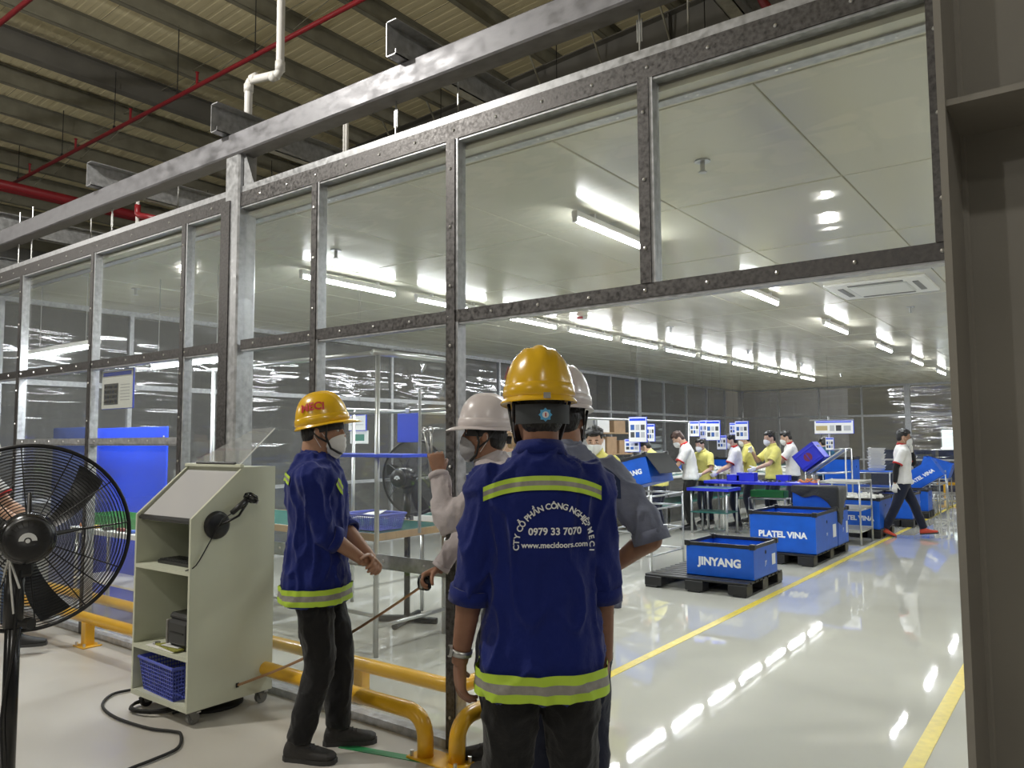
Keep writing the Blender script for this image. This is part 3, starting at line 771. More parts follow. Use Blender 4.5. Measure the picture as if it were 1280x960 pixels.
def hair_part(T, s, m, parent, style='short', vox=.006):
    mb = MB(); rnd = random.Random(sum(map(ord, style)) % 97)
    def E(c, r): mb.ell((0, 0, 0), (1, 1, 1), 14, 10, M=T @ Matrix.Translation(Vector(c)*s) @ Matrix.Diagonal((r[0]*s, r[1]*s, r[2]*s, 1)))
    E((0, -.018, .150), (.082, .100, .084)); E((0, -.055, .105), (.076, .058, .090)); E((0, .040, .192), (.066, .055, .035))
    for q in (-1, 1): E((q*.070, -.012, .135), (.011, .035, .035)); E((q*.072, .02, .150), (.010, .03, .03))
    if style == 'tied':
        E((0, -.115, .13), (.03, .035, .03)); E((0, -.125, .09), (.02, .02, .05))
    if style == 'long':
        E((0, -.06, .05), (.074, .05, .09))
    n = 70
    for i in range(n):
        a = rnd.uniform(0, 2*pi); b = rnd.uniform(.25, 1.45)
        c = Vector((.082*cos(b)*cos(a), -.018+.102*cos(b)*sin(a), .150+.086*sin(b)))
        if c.y > .06 and c.z < .175: continue
        t = Vector((rnd.uniform(-.3, .3), .7 if style != 'back' else -.4, -.25)); t = (t+(c-Vector((0, -.018, .15))).normalized()*.5).normalized()*rnd.uniform(.022, .040)
        mb.tube([tuple(T @ ((c-t*.3)*s)), tuple(T @ ((c+t*.5)*s)), tuple(T @ ((c+t)*s))], [.010*s, .008*s, .002*s], 6)
    return obj('hair', with_mats(remesh(mb, vox, 1, 'hair'), (m,)), parent)
def with_mats(me, ms):
    me.materials.clear()
    for m in ms: me.materials.append(m)
    return me

def helmet_part(T, s, m, parent, txt=None, sides=(1, -1), strap=True, knob=None, txt_az=62, badge=False, tilt=0):
    T0 = T; T = T @ Matrix.Translation(Vector((0, 0, .15))*s) @ Matrix.Rotation(radians(tilt), 4, 'X') @ Matrix.Translation(Vector((0, 0, -.15))*s)
    h0 = .146; a0, b0, H0 = .110, .138, .162; cy = -.006
    def pt(th, ph, o=0.0):
        ct, st = cos(ph)**.78 if cos(ph) > 0 else 0, sin(ph)
        x = (a0+o)*ct*sin(th); y = cy+(b0+o)*ct*cos(th); z = h0+(H0+o)*st**.95 if st > 0 else h0
        rid = .007*math.exp(-(x/.017)**4)*min(1, max(0, (st-.25)*2.5))
        rid += .004*(math.exp(-((abs(x)-.045)/.010)**4))*min(1, max(0, (st-.35)*2.5))*(1 if y < .10 else .4)
        return Vector((x, y, z+rid))
    def rim(th, k):       # k 0..1 outward lip
        p = pt(th, 0); ct = cos(th)
        pk = .052*max(0, ct)**2.2; e = Vector((sin(th), ct, 0)).normalized()
        return p+e*((.010+pk)*k)+Vector((0, 0, -.006*k-.016*max(0, ct)**3*k*k-.012*(1-max(0, ct))*.6*k))
    mb = MB(); nu, nv = 64, 20
    mb.grid(lambda u, v: tuple(T @ (pt(u*2*pi, v*pi/2)*s)), nu, nv, cu=True)
    mb.grid(lambda u, v: tuple(T @ (rim(u*2*pi, 1-v)*s)), nu, 4, cu=True)
    mb.grid(lambda u, v: tuple(T @ ((rim(u*2*pi, v)+Vector((0, 0, -.004)))*s)), nu, 4, cu=True)
    mb.grid(lambda u, v: tuple(T @ ((rim(u*2*pi, 1)+Vector((0, 0, -.004*v)))*s)), nu, 1, cu=True)
    mb.grid(lambda u, v: tuple(T @ ((pt(u*2*pi, (1-v)*pi/2, -.004)+Vector((0, 0, -.004)))*s)), nu, nv, cu=True)
    # raised rim band above the lip
    mb.grid(lambda u, v: tuple(T @ (pt(u*2*pi, [.0, .04, .20, .24][int(round(v*3))], [.001, .005, .004, 0][int(round(v*3))])*s)), nu, 3, cu=True)
    me = mb.mesh('helmet', (m,), True); o = obj('helmet', me, parent)
    bvh = bvh_of(me)
    # inner headband
    part('headband', MB().grid(lambda u, v: tuple(T @ (Vector(((.086)*sin(u*2*pi), -.008+.108*cos(u*2*pi), .098+.035*v-.02*max(0, -cos(u*2*pi))))*s)), 32, 2, cu=True), M_STRAPB, o, True)
    if strap:
        for q in (-1, 1):
            part('chin_strap', MB().tube([tuple(T @ (Vector(p)*s)) for p in ((q*.092, .035, .13), (q*.084, .018, .07), (q*.070, .03, .01), (q*.030, .062, -.022), (0, .066, -.025))], .006*s, 6), M_STRAPB, o, True)
            part('chin_strap', MB().tube([tuple(T @ (Vector(p)*s)) for p in ((q*.088, -.06, .13), (q*.084, -.02, .075), (q*.080, .018, .045))], .005*s, 6), M_STRAPB, o, True)
    if knob:
        part('ratchet_knob', MB().cyl(T @ (Vector((0, -.112, .085))*s), T @ (Vector((0, -.135, .083))*s), .020*s, 10), knob, o)
    if badge:
        part('logo_disc', MB().cyl(T @ (Vector((0, -.124, .086))*s), T @ (Vector((0, -.1275, .086))*s), .010*s, 14), M_TXTW, o)
        star = []
        for k in range(16):
            r_ = .021 if k % 2 == 0 else .016; a = 2*pi*k/16
            star.append((r_*cos(a), r_*sin(a)))
        q = MB().loft([[tuple(T @ (Vector((x, -.1205, .086+y))*s)) for x, y in star], [tuple(T @ (Vector((x, -.1245, .086+y))*s)) for x, y in star]])
        part('logo_badge', q, mat('badge_blue', (.10, .42, .75), .4), o)
        q = MB().box((0, 0, 0), (.004, .002, .012), M=T @ Matrix.Translation(Vector((0, -.128, .086))*s))
        part('logo_mark', q, M_REDPR, o)
        part('back_pad', MB().grid(lambda u, v: tuple(T @ (Vector((.100*sin(pi+(u-.5)*2.0), -.010+.112*cos(pi+(u-.5)*2.0), .060+.060*v))*s)), 20, 2), mat('grey_band', (.035, .04, .045), .6), o, True)
        part('rear_sticker', MB().box((0, 0, 0), (.022, .003, .018), M=T @ Matrix.Translation((Vector((.0, -.158, .142)))*s)), M_REFL, o)
    if txt:
        for sd in sides:
            th = radians(txt_az)*sd; c = pt(th, radians(30)); nrm = Vector((sin(th), cos(th), .5)).normalized()
            right = Vector((0, 0, 1)).cross(nrm).normalized(); up = nrm.cross(right)
            Rm = T.to_3x3().normalized()
            oo = T @ (c*s); r_, u_ = Rm @ right, Rm @ up
            text_on(bvh, [(txt, .056*s, .040, 0, -.016*s, 0)], oo+Rm @ nrm*.02, r_, u_, M_REDPR, 'printed_name', o, .006)
    return o

def shoe_part(ank, yawf, s, m, parent, soles, pitch=0.0, lace=True):
    T = Matrix.Translation(ank) @ Matrix.Rotation(yawf, 4, 'Z') @ Matrix.Rotation(pitch, 4, 'X') @ Matrix.Diagonal((s, s, s, 1))
    mb = MB(); Z = -.085
    def ring(y, w, z0, z1): return [tuple(T @ Vector(p)) for p in [(w*cos(t), y, (z0+z1)/2+(z1-z0)/2*sin(t)) if sin(t) > -.2 else (w*cos(t)*1.02, y, z0+.006) for t in [2*pi*k/16 for k in range(16)]]]
    mb.loft([ring(-.072, .018, Z+.02, Z+.05), ring(-.062, .034, Z+.012, Z+.085), ring(-.02, .040, Z+.012, Z+.105), ring(.03, .041, Z+.012, Z+.095), ring(.08, .046, Z+.012, Z+.075), ring(.13, .049, Z+.012, Z+.062), ring(.17, .043, Z+.014, Z+.055), ring(.195, .025, Z+.018, Z+.044)])
    mb.tube([tuple(T @ Vector((0, -.015, Z+.06))), tuple(T @ Vector((0, -.01, Z+.125)))], .043*s, 14)
    o = obj('shoe', with_mats(remesh(mb, .007, 3, 'shoe'), (m,)), parent)
    pts = [(.040*sgn*wv, y) for sgn in (1,) for y, wv in ((-.075, .4), (-.055, .85), (-.01, .92), (.04, .95), (.09, 1.15), (.14, 1.2), (.18, .95), (.2, .45))]
    poly = pts+[(-x, y) for x, y in pts[::-1]]
    part('sole', MB().prism(poly, Z, Z+.022, M=T), soles, o)
    if lace:
        for k in range(4): part('lace', MB().tube([tuple(T @ Vector((x, .035+k*.02, Z+.098-k*.008-abs(x)*.35))) for x in (-.022, 0, .022)], .0032*s, 5), M_STRAPB, o)
    return o

def person(label, loc, heading, h=1.70, lean=0, twist=0, hips=0.0, head=(0, 0), neck=(0, 0), lw=None, rw=None, lel=(-.6, -1, -.2), rel=(.6, -1, -.2), la=None, ra=None,
           lhand=None, rhand=None, top=None, top_mat=None, sleeve='short', trouser=M_JEANS, shoe=M_SHOEB, sole=M_SOLE, skinm=M_SKIN_L, hair=M_HAIR, hstyle='short',
           mask=None, kn=True, glove=None, vox=.014, hand_vox=.0065, fat=0.0, hem=.86, folds=.004, collar=True, trim=None, knees=((0, 1, 0), (0, 1, 0)), seat=None, group=None, helmet=None, legs=True, foot_yaw=(.12, -.12), foot_pitch=(0, 0), maskstrap=None, topname='shirt', ghair=True):
    s = h/1.70
    root = thing('person', label, 'person', loc, heading, group)
    info = {'root': root, 's': s}
    ln, tw = radians(lean), radians(twist)
    def fr(z):
        t = min(1, max(0, (z-.95)/.42)); t = t*t*(3-2*t)
        return t
    def sp(x, y, z):
        z0 = .95
        if z <= z0: return Vector((x, y, z))*s
        c = Vector((0, 0, z0)); n = 8; dz = (z-z0)/n
        for i in range(n):
            a = ln*fr(z0+(i+.5)*dz); c += Vector((0, sin(a), cos(a)))*dz
        a = ln*fr(z); R = Matrix.Rotation(-a, 3, 'X') @ Matrix.Rotation(tw*fr(z), 3, 'Z')
        return (c+R @ Vector((x, y, 0)))*s
    def spR(z): return Matrix.Rotation(-ln*fr(z), 3, 'X') @ Matrix.Rotation(tw*fr(z), 3, 'Z')
    def tor(rows, g):
        return [ering(sp(0, oy, z), (w+g)*s, (dd+g)*s, spR(z), 22, 2.35) for z, w, dd, oy in rows]
    body = MB()
    T0 = [(.80, .150, .100, 0), (.90, .163, .112, -.005), (1.0, .150, .105, 0), (1.10, .143, .100, .005), (1.22, .158, .112, .005), (1.33, .172, .112, 0), (1.40, .165, .098, -.005), (1.445, .105, .078, -.008), (1.475, .062, .062, -.008), (1.56, .054, .058, .0)]
    body.loft(tor(T0, fat))
    hc = sp(0, .004, 1.505)+Vector((neck[0], neck[1], 0))*s
    HR = Matrix.Rotation(radians(head[0]), 4, 'Z') @ Matrix.Rotation(-radians(head[1]), 4, 'X')
    HT = Matrix.Translation(hc+Vector((0, .012, 0))*s) @ HR @ Matrix.Translation(Vector((0, .0, .0)))
    info['HT'] = HT
    body.tube([sp(0, -.008, 1.42), HT @ (Vector((0, -.035, .02))*s), HT @ (Vector((0, -.04, .07))*s)], [.062*s, .056*s, .056*s], 14)
    head_geo(body, s, HT)
    # arms
    Sh = {1: sp(.168+fat*.6, -.005, 1.38), -1: sp(-.168-fat*.6, -.005, 1.38)}
    wr = {1: Vector(rw)*s if rw else None, -1: Vector(lw)*s if lw else None}
    el = {1: rel, -1: lel}; arms = {}
    for q in (1, -1):
        w = wr[q] if wr[q] is not None else Sh[q]+Vector((q*.06, .06, -.53))*s
        e, w2 = ik(Sh[q], w, .285*s, .255*s, el[q]); arms[q] = (Sh[q], e, w2)
        P, Rr = smooth_path([Sh[q]+Vector((-q*.03*s, 0, 0)), Sh[q], Sh[q].lerp(e, .5), e, e.lerp(w2, .35), w2, w2+(w2-e).normalized()*.02*s], [.05*s, .056*s, .047*s, .040*s, .041*s, .027*s, .026*s], 4)
        body.tube(P, Rr, 12)
    info['arms'] = arms
    legsd = {}
    for q in (1, -1):
        hp = Vector((q*.088, 0, .86))*s
        an = (ra if q == 1 else la); an = Vector(an if an else (q*.10, 0.0, .085))*s
        if an.z == 0: an.z = .085*s
        k, an = ik(hp, an, .405*s, .385*s, knees[0 if q == 1 else 1]); legsd[q] = (hp, k, an)
        P, Rr = smooth_path([hp+Vector((0, 0, .03)), hp, hp.lerp(k, .5), k, k.lerp(an, .35), an], [.08*s, .085*s, .074*s, .054*s, .054*s, .038*s], 4)
        body.tube(P, Rr, 12)
    me = remesh(body, vox*.8 if vox < .012 else vox, 2, 'body')
    # hands joined into the same mesh (or gloves)
    hms = []
    for q, hs in ((1, rhand), (-1, lhand)):
        hd = MB()
        Sv, e, w = arms[q]; hs = hs or {}
        d = Vector(hs['d']) if 'd' in hs else (w-e).normalized()
        pn = Vector(hs.get('pn', (-q, 0.2, 0)))
        kw = {k: v for k, v in hs.items() if k not in ('d', 'pn')}
        sdv = d.cross(pn); 
        # thumb side: forward / up for a hanging hand
        th = Vector(kw.pop('th', (0, 1, .3)))
        side = 1 if sdv.dot(th) > 0 else -1
        hand_geo(hd, w, d, pn, s*1.02, side=side, grow=.0015 if glove else 0, **kw)
        hms.append(remesh(hd, hand_vox, 1, 'hand'))
    if glove:
        for hm in hms: obj('glove', with_mats(hm, (glove,)), root)
    # eyes and brows appended to the body mesh
    bm = bmesh.new(); bm.from_mesh(me)
    if not glove:
        for hm in hms: bm.from_mesh(hm)
    for f in bm.faces: f.material_index = 0
    ex = MB()
    def E(c, r, mi): ex.ell((0, 0, 0), (1, 1, 1), 10, 6, mi, HT @ Matrix.Translation(Vector(c)*s) @ Matrix.Diagonal((r[0]*s, r[1]*s, r[2]*s, 1)))
    for q in (-1, 1):
        E((q*.031, .083, .112), (.014, .008, .0062), 1); E((q*.031, .0885, .112), (.0062, .004, .0062), 2); E((q*.031, .0845, .1185), (.0155, .0075, .0035), 0)
        E((q*.031, .088, .133), (.019, .005, .0035), 2)
    tm = ex.mesh('x', ()); 
    n0 = len(bm.faces); bm.from_mesh(tm); bm.faces.ensure_lookup_table()
    for i, mi in enumerate(ex.m): bm.faces[n0+i].material_index = mi; bm.faces[n0+i].smooth = True
    bm.to_mesh(me); bm.free()
    for p in me.polygons: p.use_smooth = True
    obj('body', with_mats2(me, (skinm, M_EYEW, M_EYED)), root)
    if hair and ghair: hair_part(HT, s, hair, root, hstyle, .006 if vox < .012 else .008)
    # trousers
    tr = MB(); tr.loft(tor([(.80, .155, .108, 0), (.86, .170, .118, 0), (.93, .168, .116, 0), (1.03, .153, .108, 0)], fat))
    for q in (1, -1):
        hp, k, an = legsd[q]
        P, Rr = smooth_path([hp+Vector((0, 0, .05)), hp, hp.lerp(k, .5), k, k.lerp(an, .45), an.lerp(k, .02)], [.090*s, .098*s, .090*s, .074*s, .070*s, .062*s], 4)
        tr.tube(P, Rr, 14)
    tme = remesh(tr, vox, 2, 'trousers'); displace(tme, folds*.55, 13, 3.1, (1, 1, .7))
    obj('trousers', with_mats(tme, (trouser,)), root)
    # shoes
    for i, q in enumerate((1, -1)):
        hp, k, an = legsd[q]; shoe_part(an, foot_yaw[i], s, shoe, root, sole, foot_pitch[i], vox < .012)
    # top garment
    j = MB(); z0 = hem
    rows = [(z0, .194, .140, 0), (max(z0+.05, .87), .190, .136, 0), (.95, .177, .125, 0), (1.05, .163, .121, 0), (1.15, .163, .120, .005), (1.25, .173, .126, .003), (1.34, .182, .124, 0), (1.40, .176, .110, -.005), (1.445, .120, .090, -.01), (1.475, .078, .074, -.01), (1.50, .070, .070, -.008)]
    loose = .012 if sleeve in ('rolled', 'long', 'elbow') else .004
    j.loft([ering(sp(0, oy, z), (w+fat+loose)*s, (dd+fat+loose)*s, spR(z), 24, 2.4) for z, w, dd, oy in rows])
    cuffs = []
    for q in (1, -1):
        Sv, e, w = arms[q]
        if sleeve == 'short': seq = [Sv+Vector((-q*.04*s, 0, 0)), Sv, Sv.lerp(e, .45), Sv.lerp(e, .78)]; rd = [.058, .070, .068, .072]
        elif sleeve == 'rolled': seq = [Sv+Vector((-q*.04*s, 0, 0)), Sv, Sv.lerp(e, .5), e, e.lerp(w, .22)]; rd = [.066, .070, .066, .062, .061]
        elif sleeve == 'elbow': seq = [Sv+Vector((-q*.04*s, 0, 0)), Sv, Sv.lerp(e, .5), Sv.lerp(e, .85), e.lerp(w, .05)]; rd = [.066, .072, .068, .066, .064]
        else: seq = [Sv+Vector((-q*.04*s, 0, 0)), Sv, Sv.lerp(e, .5), e, e.lerp(w, .5), e.lerp(w, .96)]; rd = [.07, .074, .066, .060, .053, .043]
        P, Rr = smooth_path(seq, [x*s for x in rd], 4); j.tube(P, Rr, 16); cuffs.append((P[-1], (P[-1]-P[-2]).normalized(), Rr[-1]))
    jm = remesh(j, vox, 2, 'top'); displace(jm, folds, 15 if vox < .012 else 11, sum(map(ord, label)) % 17, (1, 1, .45))
    jo = obj(topname, with_mats(jm, (top_mat,)), root); info['top'] = jo; info['bvh'] = bvh_of(jm)
    for (p, d, r) in cuffs:
        e1 = d.orthogonal().normalized(); e2 = d.cross(e1)
        rad = r+.005*s
        wdt = .026 if sleeve in ('rolled', 'elbow') else .014
        mb = MB()
        prof = [(-wdt, rad-.012), (-wdt, rad), (wdt*.7, rad+.002), (wdt*.7, rad-.012)]
        mb.loft([[tuple(p+d*(a*s)+e1*(b*cos(2*pi*k/20))+e2*(b*sin(2*pi*k/20))) for k in range(20)] for a, b in prof], False, closed=True)
        part('cuff', mb, trim or top_mat, jo, True)
    if collar:
        mb = MB(); R = spR(1.47); c0 = sp(0, -.006, 1.47); c1 = sp(0, -.006, 1.512)
        def cr(c, a): return [tuple(c+R @ Vector((a*1.02*s*cos(t), a*s*sin(t), .010*sin(t)*-s))) for t in [2*pi*k/22 for k in range(22)]]
        mb.loft([cr(c0, .084), cr(c1, .071), cr(c1-Vector((0, 0, .004)), .064), cr(c0, .070)], False, closed=True)
        part('collar', mb, trim or top_mat, jo, True)
    if mask: mask_part(HT, s, mask, root, kn, maskstrap)
    info['sp'] = sp; info['spR'] = spR; info['legs'] = legsd
    return info
def with_mats2(me, ms):
    idx = [p.material_index for p in me.polygons]; me.materials.clear()
    for m in ms: me.materials.append(m)
    me.polygons.foreach_set('material_index', idx); return me
def head_to(dx, dy): return math.atan2(dy, dx)-pi/2
# ------------------------------------------------------------------ the four visitors by the partition
def w2l(info, p):
    return info['root'].matrix_basis.inverted() @ Vector(p)
def hivis(I, back=True, front_only=False):
    s = I['s']; b = I['bvh']; jo = I['top']; sp = I['sp']
    c = sp(0, 0, .80)
    band(b, lambda u: (c.x+.5*sin(u*2*pi), c.y+.5*cos(u*2*pi), c.z), 110, .078*s, Vector((0, 0, 1)), lambda u: Vector((-sin(u*2*pi), -cos(u*2*pi), 0)), (M_HIVIS, M_REFL), 'hem_band', jo, .013)
    if back:
        z = 1.392*s
        band(b, lambda u: ((u-.5)*.36*s, -.4, z-.035*s*abs((u-.5)*2)**2.5), 48, .042*s, Vector((0, 0, 1)), Vector((0, 1, 0)), (M_HIVIS, M_REFL), 'shoulder_band', jo, .008)
    for q in (-1, 1):
        band(b, lambda u: (q*(.085+.05*u)*s, .4, (1.30+.06*u)*s), 10, .038*s, Vector((-q*.5, 0, .8)).normalized(), Vector((0, -1, 0)), (M_HIVIS, M_REFL), 'chest_band', jo, .005)
rv = Vector((rr.x, rr.y, 0)).normalized(); fv = Vector((fw.x, fw.y, 0)).normalized()
def hd_of(v): return head_to(v.x, v.y)

# A: man with hands clasped, in profile
A = person('man in blue hi-vis jacket and yellow helmet standing beside the cabinet with clasped hands', (-3.29, 2.66, 0), hd_of(rv+fv*.05), h=1.745, lean=-1, head=(-2, 3), neck=(0, .01),
    rw=(.05, .245, .955), lw=(-.01, .27, .965), rel=(.75, -.9, -.5), lel=(-.75, -.9, -.5), ra=(.09, -.06, .085), la=(-.10, .10, .085), foot_yaw=(-.25, .1),
    rhand=dict(d=(-.75, .55, -.25), pn=(-.2, -.5, -.3), th=(0, .2, 1), curl=(45, 55, 40), thumb=40), lhand=dict(d=(.75, .45, -.2), pn=(.1, -.6, -.5), th=(0, .2, 1), curl=(40, 50, 40), thumb=40),
    top_mat=M_JACKET, sleeve='rolled', trouser=M_JEANS, shoe=M_SHOE, skinm=M_SKIN_A, mask=M_MASKW, kn=False, vox=.0095, hand_vox=.0045, fat=.012, folds=.009, hem=.755, topname='jacket', maskstrap=M_MASKW)
helmet_part(A['HT'], A['s'], M_HELY, A['root'], 'MECi', txt_az=98, tilt=13)
hivis(A)

# C: man seen from behind in the foreground
Cc = atd(676, 700, 2.52)
C = person('man seen from behind in blue jacket with printed back and yellow helmet', (Cc.x, Cc.y, 0), hd_of(fv-rv*.06), h=1.79, lean=1, head=(4, 2),
    lw=(-.255, .03, .815), rw=(.205, .05, .83), lel=(-.15, -1, 0), rel=(.15, -1, 0), la=(-.12, 0, .085), ra=(.12, .02, .085),
    lhand=dict(d=(-.02, .18, -1), pn=(.9, .3, 0), th=(.15, 1, 0), curl=(14, 22, 18), thumb=28, curls=[(10, 18, 14), (16, 22, 18), (24, 30, 22), (34, 36, 26)]), rhand=dict(d=(0, .15, -1), pn=(-.9, .2, 0), th=(0, 1, 0)),
    top_mat=M_JACKET, sleeve='rolled', trouser=M_JEANS, shoe=M_SHOEB, skinm=M_SKIN_C, mask=M_MASKG, kn=False, vox=.0095, hand_vox=.0042, fat=-.010, folds=.009, hem=.755, topname='jacket')
helmet_part(C['HT'], C['s'], M_HELY, C['root'], 'MECi', sides=(1, -1), badge=True, txt_az=60)
hivis(C)
s = C['s']; zc = 1.228*s
def arc_items(txt, R, size, bold, a0, a1, cz):
    n = len(txt); out = []; ws = []
    for ch in txt:
        if ch == ' ': ws.append(.30*size); continue
        vs, _ = text_geo(ch, size, bold); xs = [v[0] for v in vs]; ws.append(max(xs)-min(xs)+.10*size)
    tot = sum(ws); acc = 0
    for ch, w in zip(txt, ws):
        a = a0+(a1-a0)*((acc+w/2)/tot); acc += w
        if ch != ' ': out.append((ch, size, bold, R*sin(a), cz+R*cos(a), -a))
    return out
items = arc_items('CTY CỔ PHẦN CÔNG NGHIỆP M E C I', .108*s, .0245*s, .03, radians(-97), radians(101), -.02*s)
items += [('0979 33 7070', .029*s, .030, .0, .012*s, 0), ('www.mecidoors.com', .0232*s, .028, .0, -.026*s, 0)]
text_on(C['bvh'], items, Vector((.034, -.5, zc+.0*s)), Vector((1, 0, 0)), Vector((0, 0, 1)), M_TXTW, 'printed_lettering', C['top'], .006)
Sv, e, w = C['arms'][-1]; d = (w-e).normalized(); e1 = d.orthogonal().normalized(); e2 = d.cross(e1)
wt = part('wrist_watch', MB().loft([[tuple(w-d*(.022+a)+e1*(b*cos(2*pi*k/24))+e2*(b*1.05*sin(2*pi*k/24))) for k in range(24)] for a, b in ((-.010, .031), (-.010, .035), (.010, .036), (.010, .032))], False, closed=True), M_ALU, C['root'], True, label='silver steel wrist watch')
o_ = Vector((-1, -.2, 0)); o_ = (o_-d*o_.dot(d)).normalized()
part('watch_face', MB().cyl(w-d*.022+o_*.033, w-d*.022+o_*.043, .019, 18), M_ALU, wt)
part('watch_glass', MB().cyl(w-d*.022+o_*.0431, w-d*.022+o_*.0445, .015, 18), M_BLACKS, wt)

# D: man in blue grey shirt with white helmet, hand on hip
D = person('man in blue grey shirt and white helmet with hand on hip behind the blue jacket', (-1.74, 2.66, 0), hd_of(fv+rv*.05), h=1.79, head=(-8, 3),
    rw=(.175, .03, 1.02), rel=(1, -.9, .25), lw=(-.27, .1, .86), top_mat=M_GREYSH, sleeve='elbow', trouser=M_NAVY, shoe=M_SHOEB, skinm=M_SKIN_B, mask=M_MASKG, kn=False, vox=.010, hand_vox=.005, fat=.012, folds=.008, hem=.90,
    rhand=dict(d=(-.6, .5, -.6), pn=(-.6, -.5, .2), th=(0, .3, 1), curl=(30, 40, 30)))
helmet_part(D['HT'], D['s'], M_HELW, D['root'], None, knob=M_HIVIS)
sp = D['sp']; s = D['s']; b = D['bvh']; rows = []
mb = MB(); nu, nv = 26, 8; pts = []
for i in range(nu+1):
    for j in range(nv+1):
        u = i/nu-.5; p = Vector((u*.42*s, -.4, (1.30+.135*j/nv*(1-(2*u)**4*.5))*s)); pts.append(p)
mb.v = project(b, pts, Vector((0, 1, 0)), .004)
for i in range(nu):
    for j in range(nv): mb.f.append((i*(nv+1)+j, (i+1)*(nv+1)+j, (i+1)*(nv+1)+j+1, i*(nv+1)+j+1)); mb.m.append(0)
part('yoke', mb, M_YOKE, D['top'], True)

# B: man in pale shirt, white helmet, tape measure and spanner
B = person('man in pale shirt and white helmet holding a tape measure beside the door post', (-2.37, 3.10, 0), hd_of(-rv+fv*.06), h=1.73, head=(0, -2), lean=16,
    lw=(-.085, .325, 1.41), rw=(.10, .42, .815), lel=(-.35, .45, -1), rel=(.6, -1, -.3), la=(-.10, -.02, .085), ra=(.11, .05, .085),
    lhand=dict(d=(.15, .15, 1), pn=(.85, .25, .0), th=(0, -.6, .4), curl=(55, 60, 40), thumb=30, tcurl=25), rhand=dict(d=(-.35, .9, -.35), pn=(-.35, -.2, -.9), th=(-.6, .6, .2), curl=(50, 50, 35), thumb=35, tcurl=25),
    top_mat=M_PINK, sleeve='long', trouser=M_NAVY, shoe=M_SHOE, skinm=M_SKIN_B, mask=M_MASKG, kn=False, vox=.0095, hand_vox=.0045, folds=.009, hem=.88, fat=0, maskstrap=M_MASKW)
helmet_part(B['HT'], B['s'], M_HELW, B['root'], None, knob=M_STRAPB)
# E: man behind the fan
E_ = person('man in white polo with red cuffs and jeans behind the pedestal fan', (-6.72, 2.19, 0), hd_of(rv+fv*.25), h=1.70, lean=10,
    rw=(.18, .42, 1.02), lw=(-.15, .40, 1.0), ra=(.1, -.05, .085), la=(-.1, .36, .085), foot_yaw=(-.1, .1), top_mat=M_POLOW, trim=M_REDTRIM, trouser=M_DENIM, shoe=M_SHOEB, skinm=M_SKIN_L, mask=M_MASKW, vox=.013)
# ================================================================== FOREGROUND THINGS
M_CAB = mat('cabinet_paint', (0.60, 0.62, 0.50), 0.45, var=0.03, vscale=4)
M_SCREEN = mat('screen_glass', (0.55, 0.55, 0.57), 0.10, spec=0.9, coat=0.5)
M_BASKET = mat('lilac_blue_basket', (0.10, 0.13, 0.55), 0.45)
M_ACRYL = mat_pane('clear_acrylic', tint=(0.95, 0.95, 0.95), haze=0.10, wave=0.01)
M_PAPER = mat('paper', (0.80, 0.80, 0.78), 0.7); M_FOLDER = mat('olive_folder', (0.30, 0.30, 0.06), 0.6)
M_PRN = mat('printer_black', (0.02, 0.021, 0.023), 0.35)
cabX, cabY = -4.43, 2.72
cab = thing('terminal_cabinet', 'pale green wheeled cabinet with slanted screen and open shelves', 'cabinet', (cabX, cabY, 0))
hw, hd = .31, .28
prof = [(-hd, .085), (hd, .085), (hd, 1.445), (.05, 1.445), (-hd, 1.16)]
def yz_panel(x0, x1, pr):
    return MB().loft([[(x0, y, z) for y, z in pr], [(x1, y, z) for y, z in pr]])
part('side_panel', yz_panel(-hw, -hw+.018, prof), M_CAB, cab); part('side_panel', yz_panel(hw-.018, hw, prof), M_CAB, cab)
part('back_panel', MB().b6(-hw+.018, hw-.018, hd-.015, hd, .085, 1.43), M_CAB, cab)
part('bottom_panel', MB().b6(-hw+.018, hw-.018, -hd, hd-.015, .085, .115), M_CAB, cab)
part('top_panel', MB().b6(-hw+.018, hw-.018, .05, hd-.015, 1.42, 1.445), M_CAB, cab)
for z in (.385, .862): part('shelf', MB().b6(-hw+.018, hw-.018, -hd, hd-.015, z-.022, z), M_CAB, cab)
part('inner_divider', yz_panel(-hw+.02, hw-.02, [(-hd+.02, 1.142), (-hd+.03, 1.125), (.06, 1.405), (.05, 1.418)]), M_BLACK, cab)
sl = math.atan2(.285, .33)
scr = part('screen', yz_panel(-hw+.035, hw-.035, [(-hd+.022, 1.152), (-hd+.026, 1.144), (.040, 1.412), (.036, 1.420)]), M_SCREEN, cab, label='glossy grey glass of the slanted monitor')
part('screen_bezel', yz_panel(-hw+.022, hw-.022, [(-hd+.008, 1.145), (-hd+.012, 1.132), (-hd+.03, 1.150), (-hd+.026, 1.160)]), M_BLACK, cab)
part('top_lip', MB().cbox((0, .045, 1.452), (2*hw, .03, .022), .005), M_CAB, cab)
part('hinge', MB().cyl((-.17, .035, 1.468), (.25, .035, 1.468), .008, 8), M_BLACK, cab)
part('acrylic_lid', MB().add([(-.28, .05, 1.455), (.27, .05, 1.455), (.27, .30, 1.68), (.06, .30, 1.68), (-.28, .05, 1.459), (.27, .05, 1.459), (.27, .30, 1.684), (.06, .30, 1.684)], [(3,2,1,0),(4,5,6,7),(0,1,5,4),(1,2,6,5),(2,3,7,6),(3,0,4,7)]), M_ACRYL, cab, label='clear acrylic lid raised above the screen')
part('lid_edge', MB().cyl((.27, .05, 1.457), (.27, .30, 1.682), .004, 6), M_PAPER, cab)
M_CAST = mat('caster_grey', (0.22, 0.22, 0.21), 0.4, 0.5)
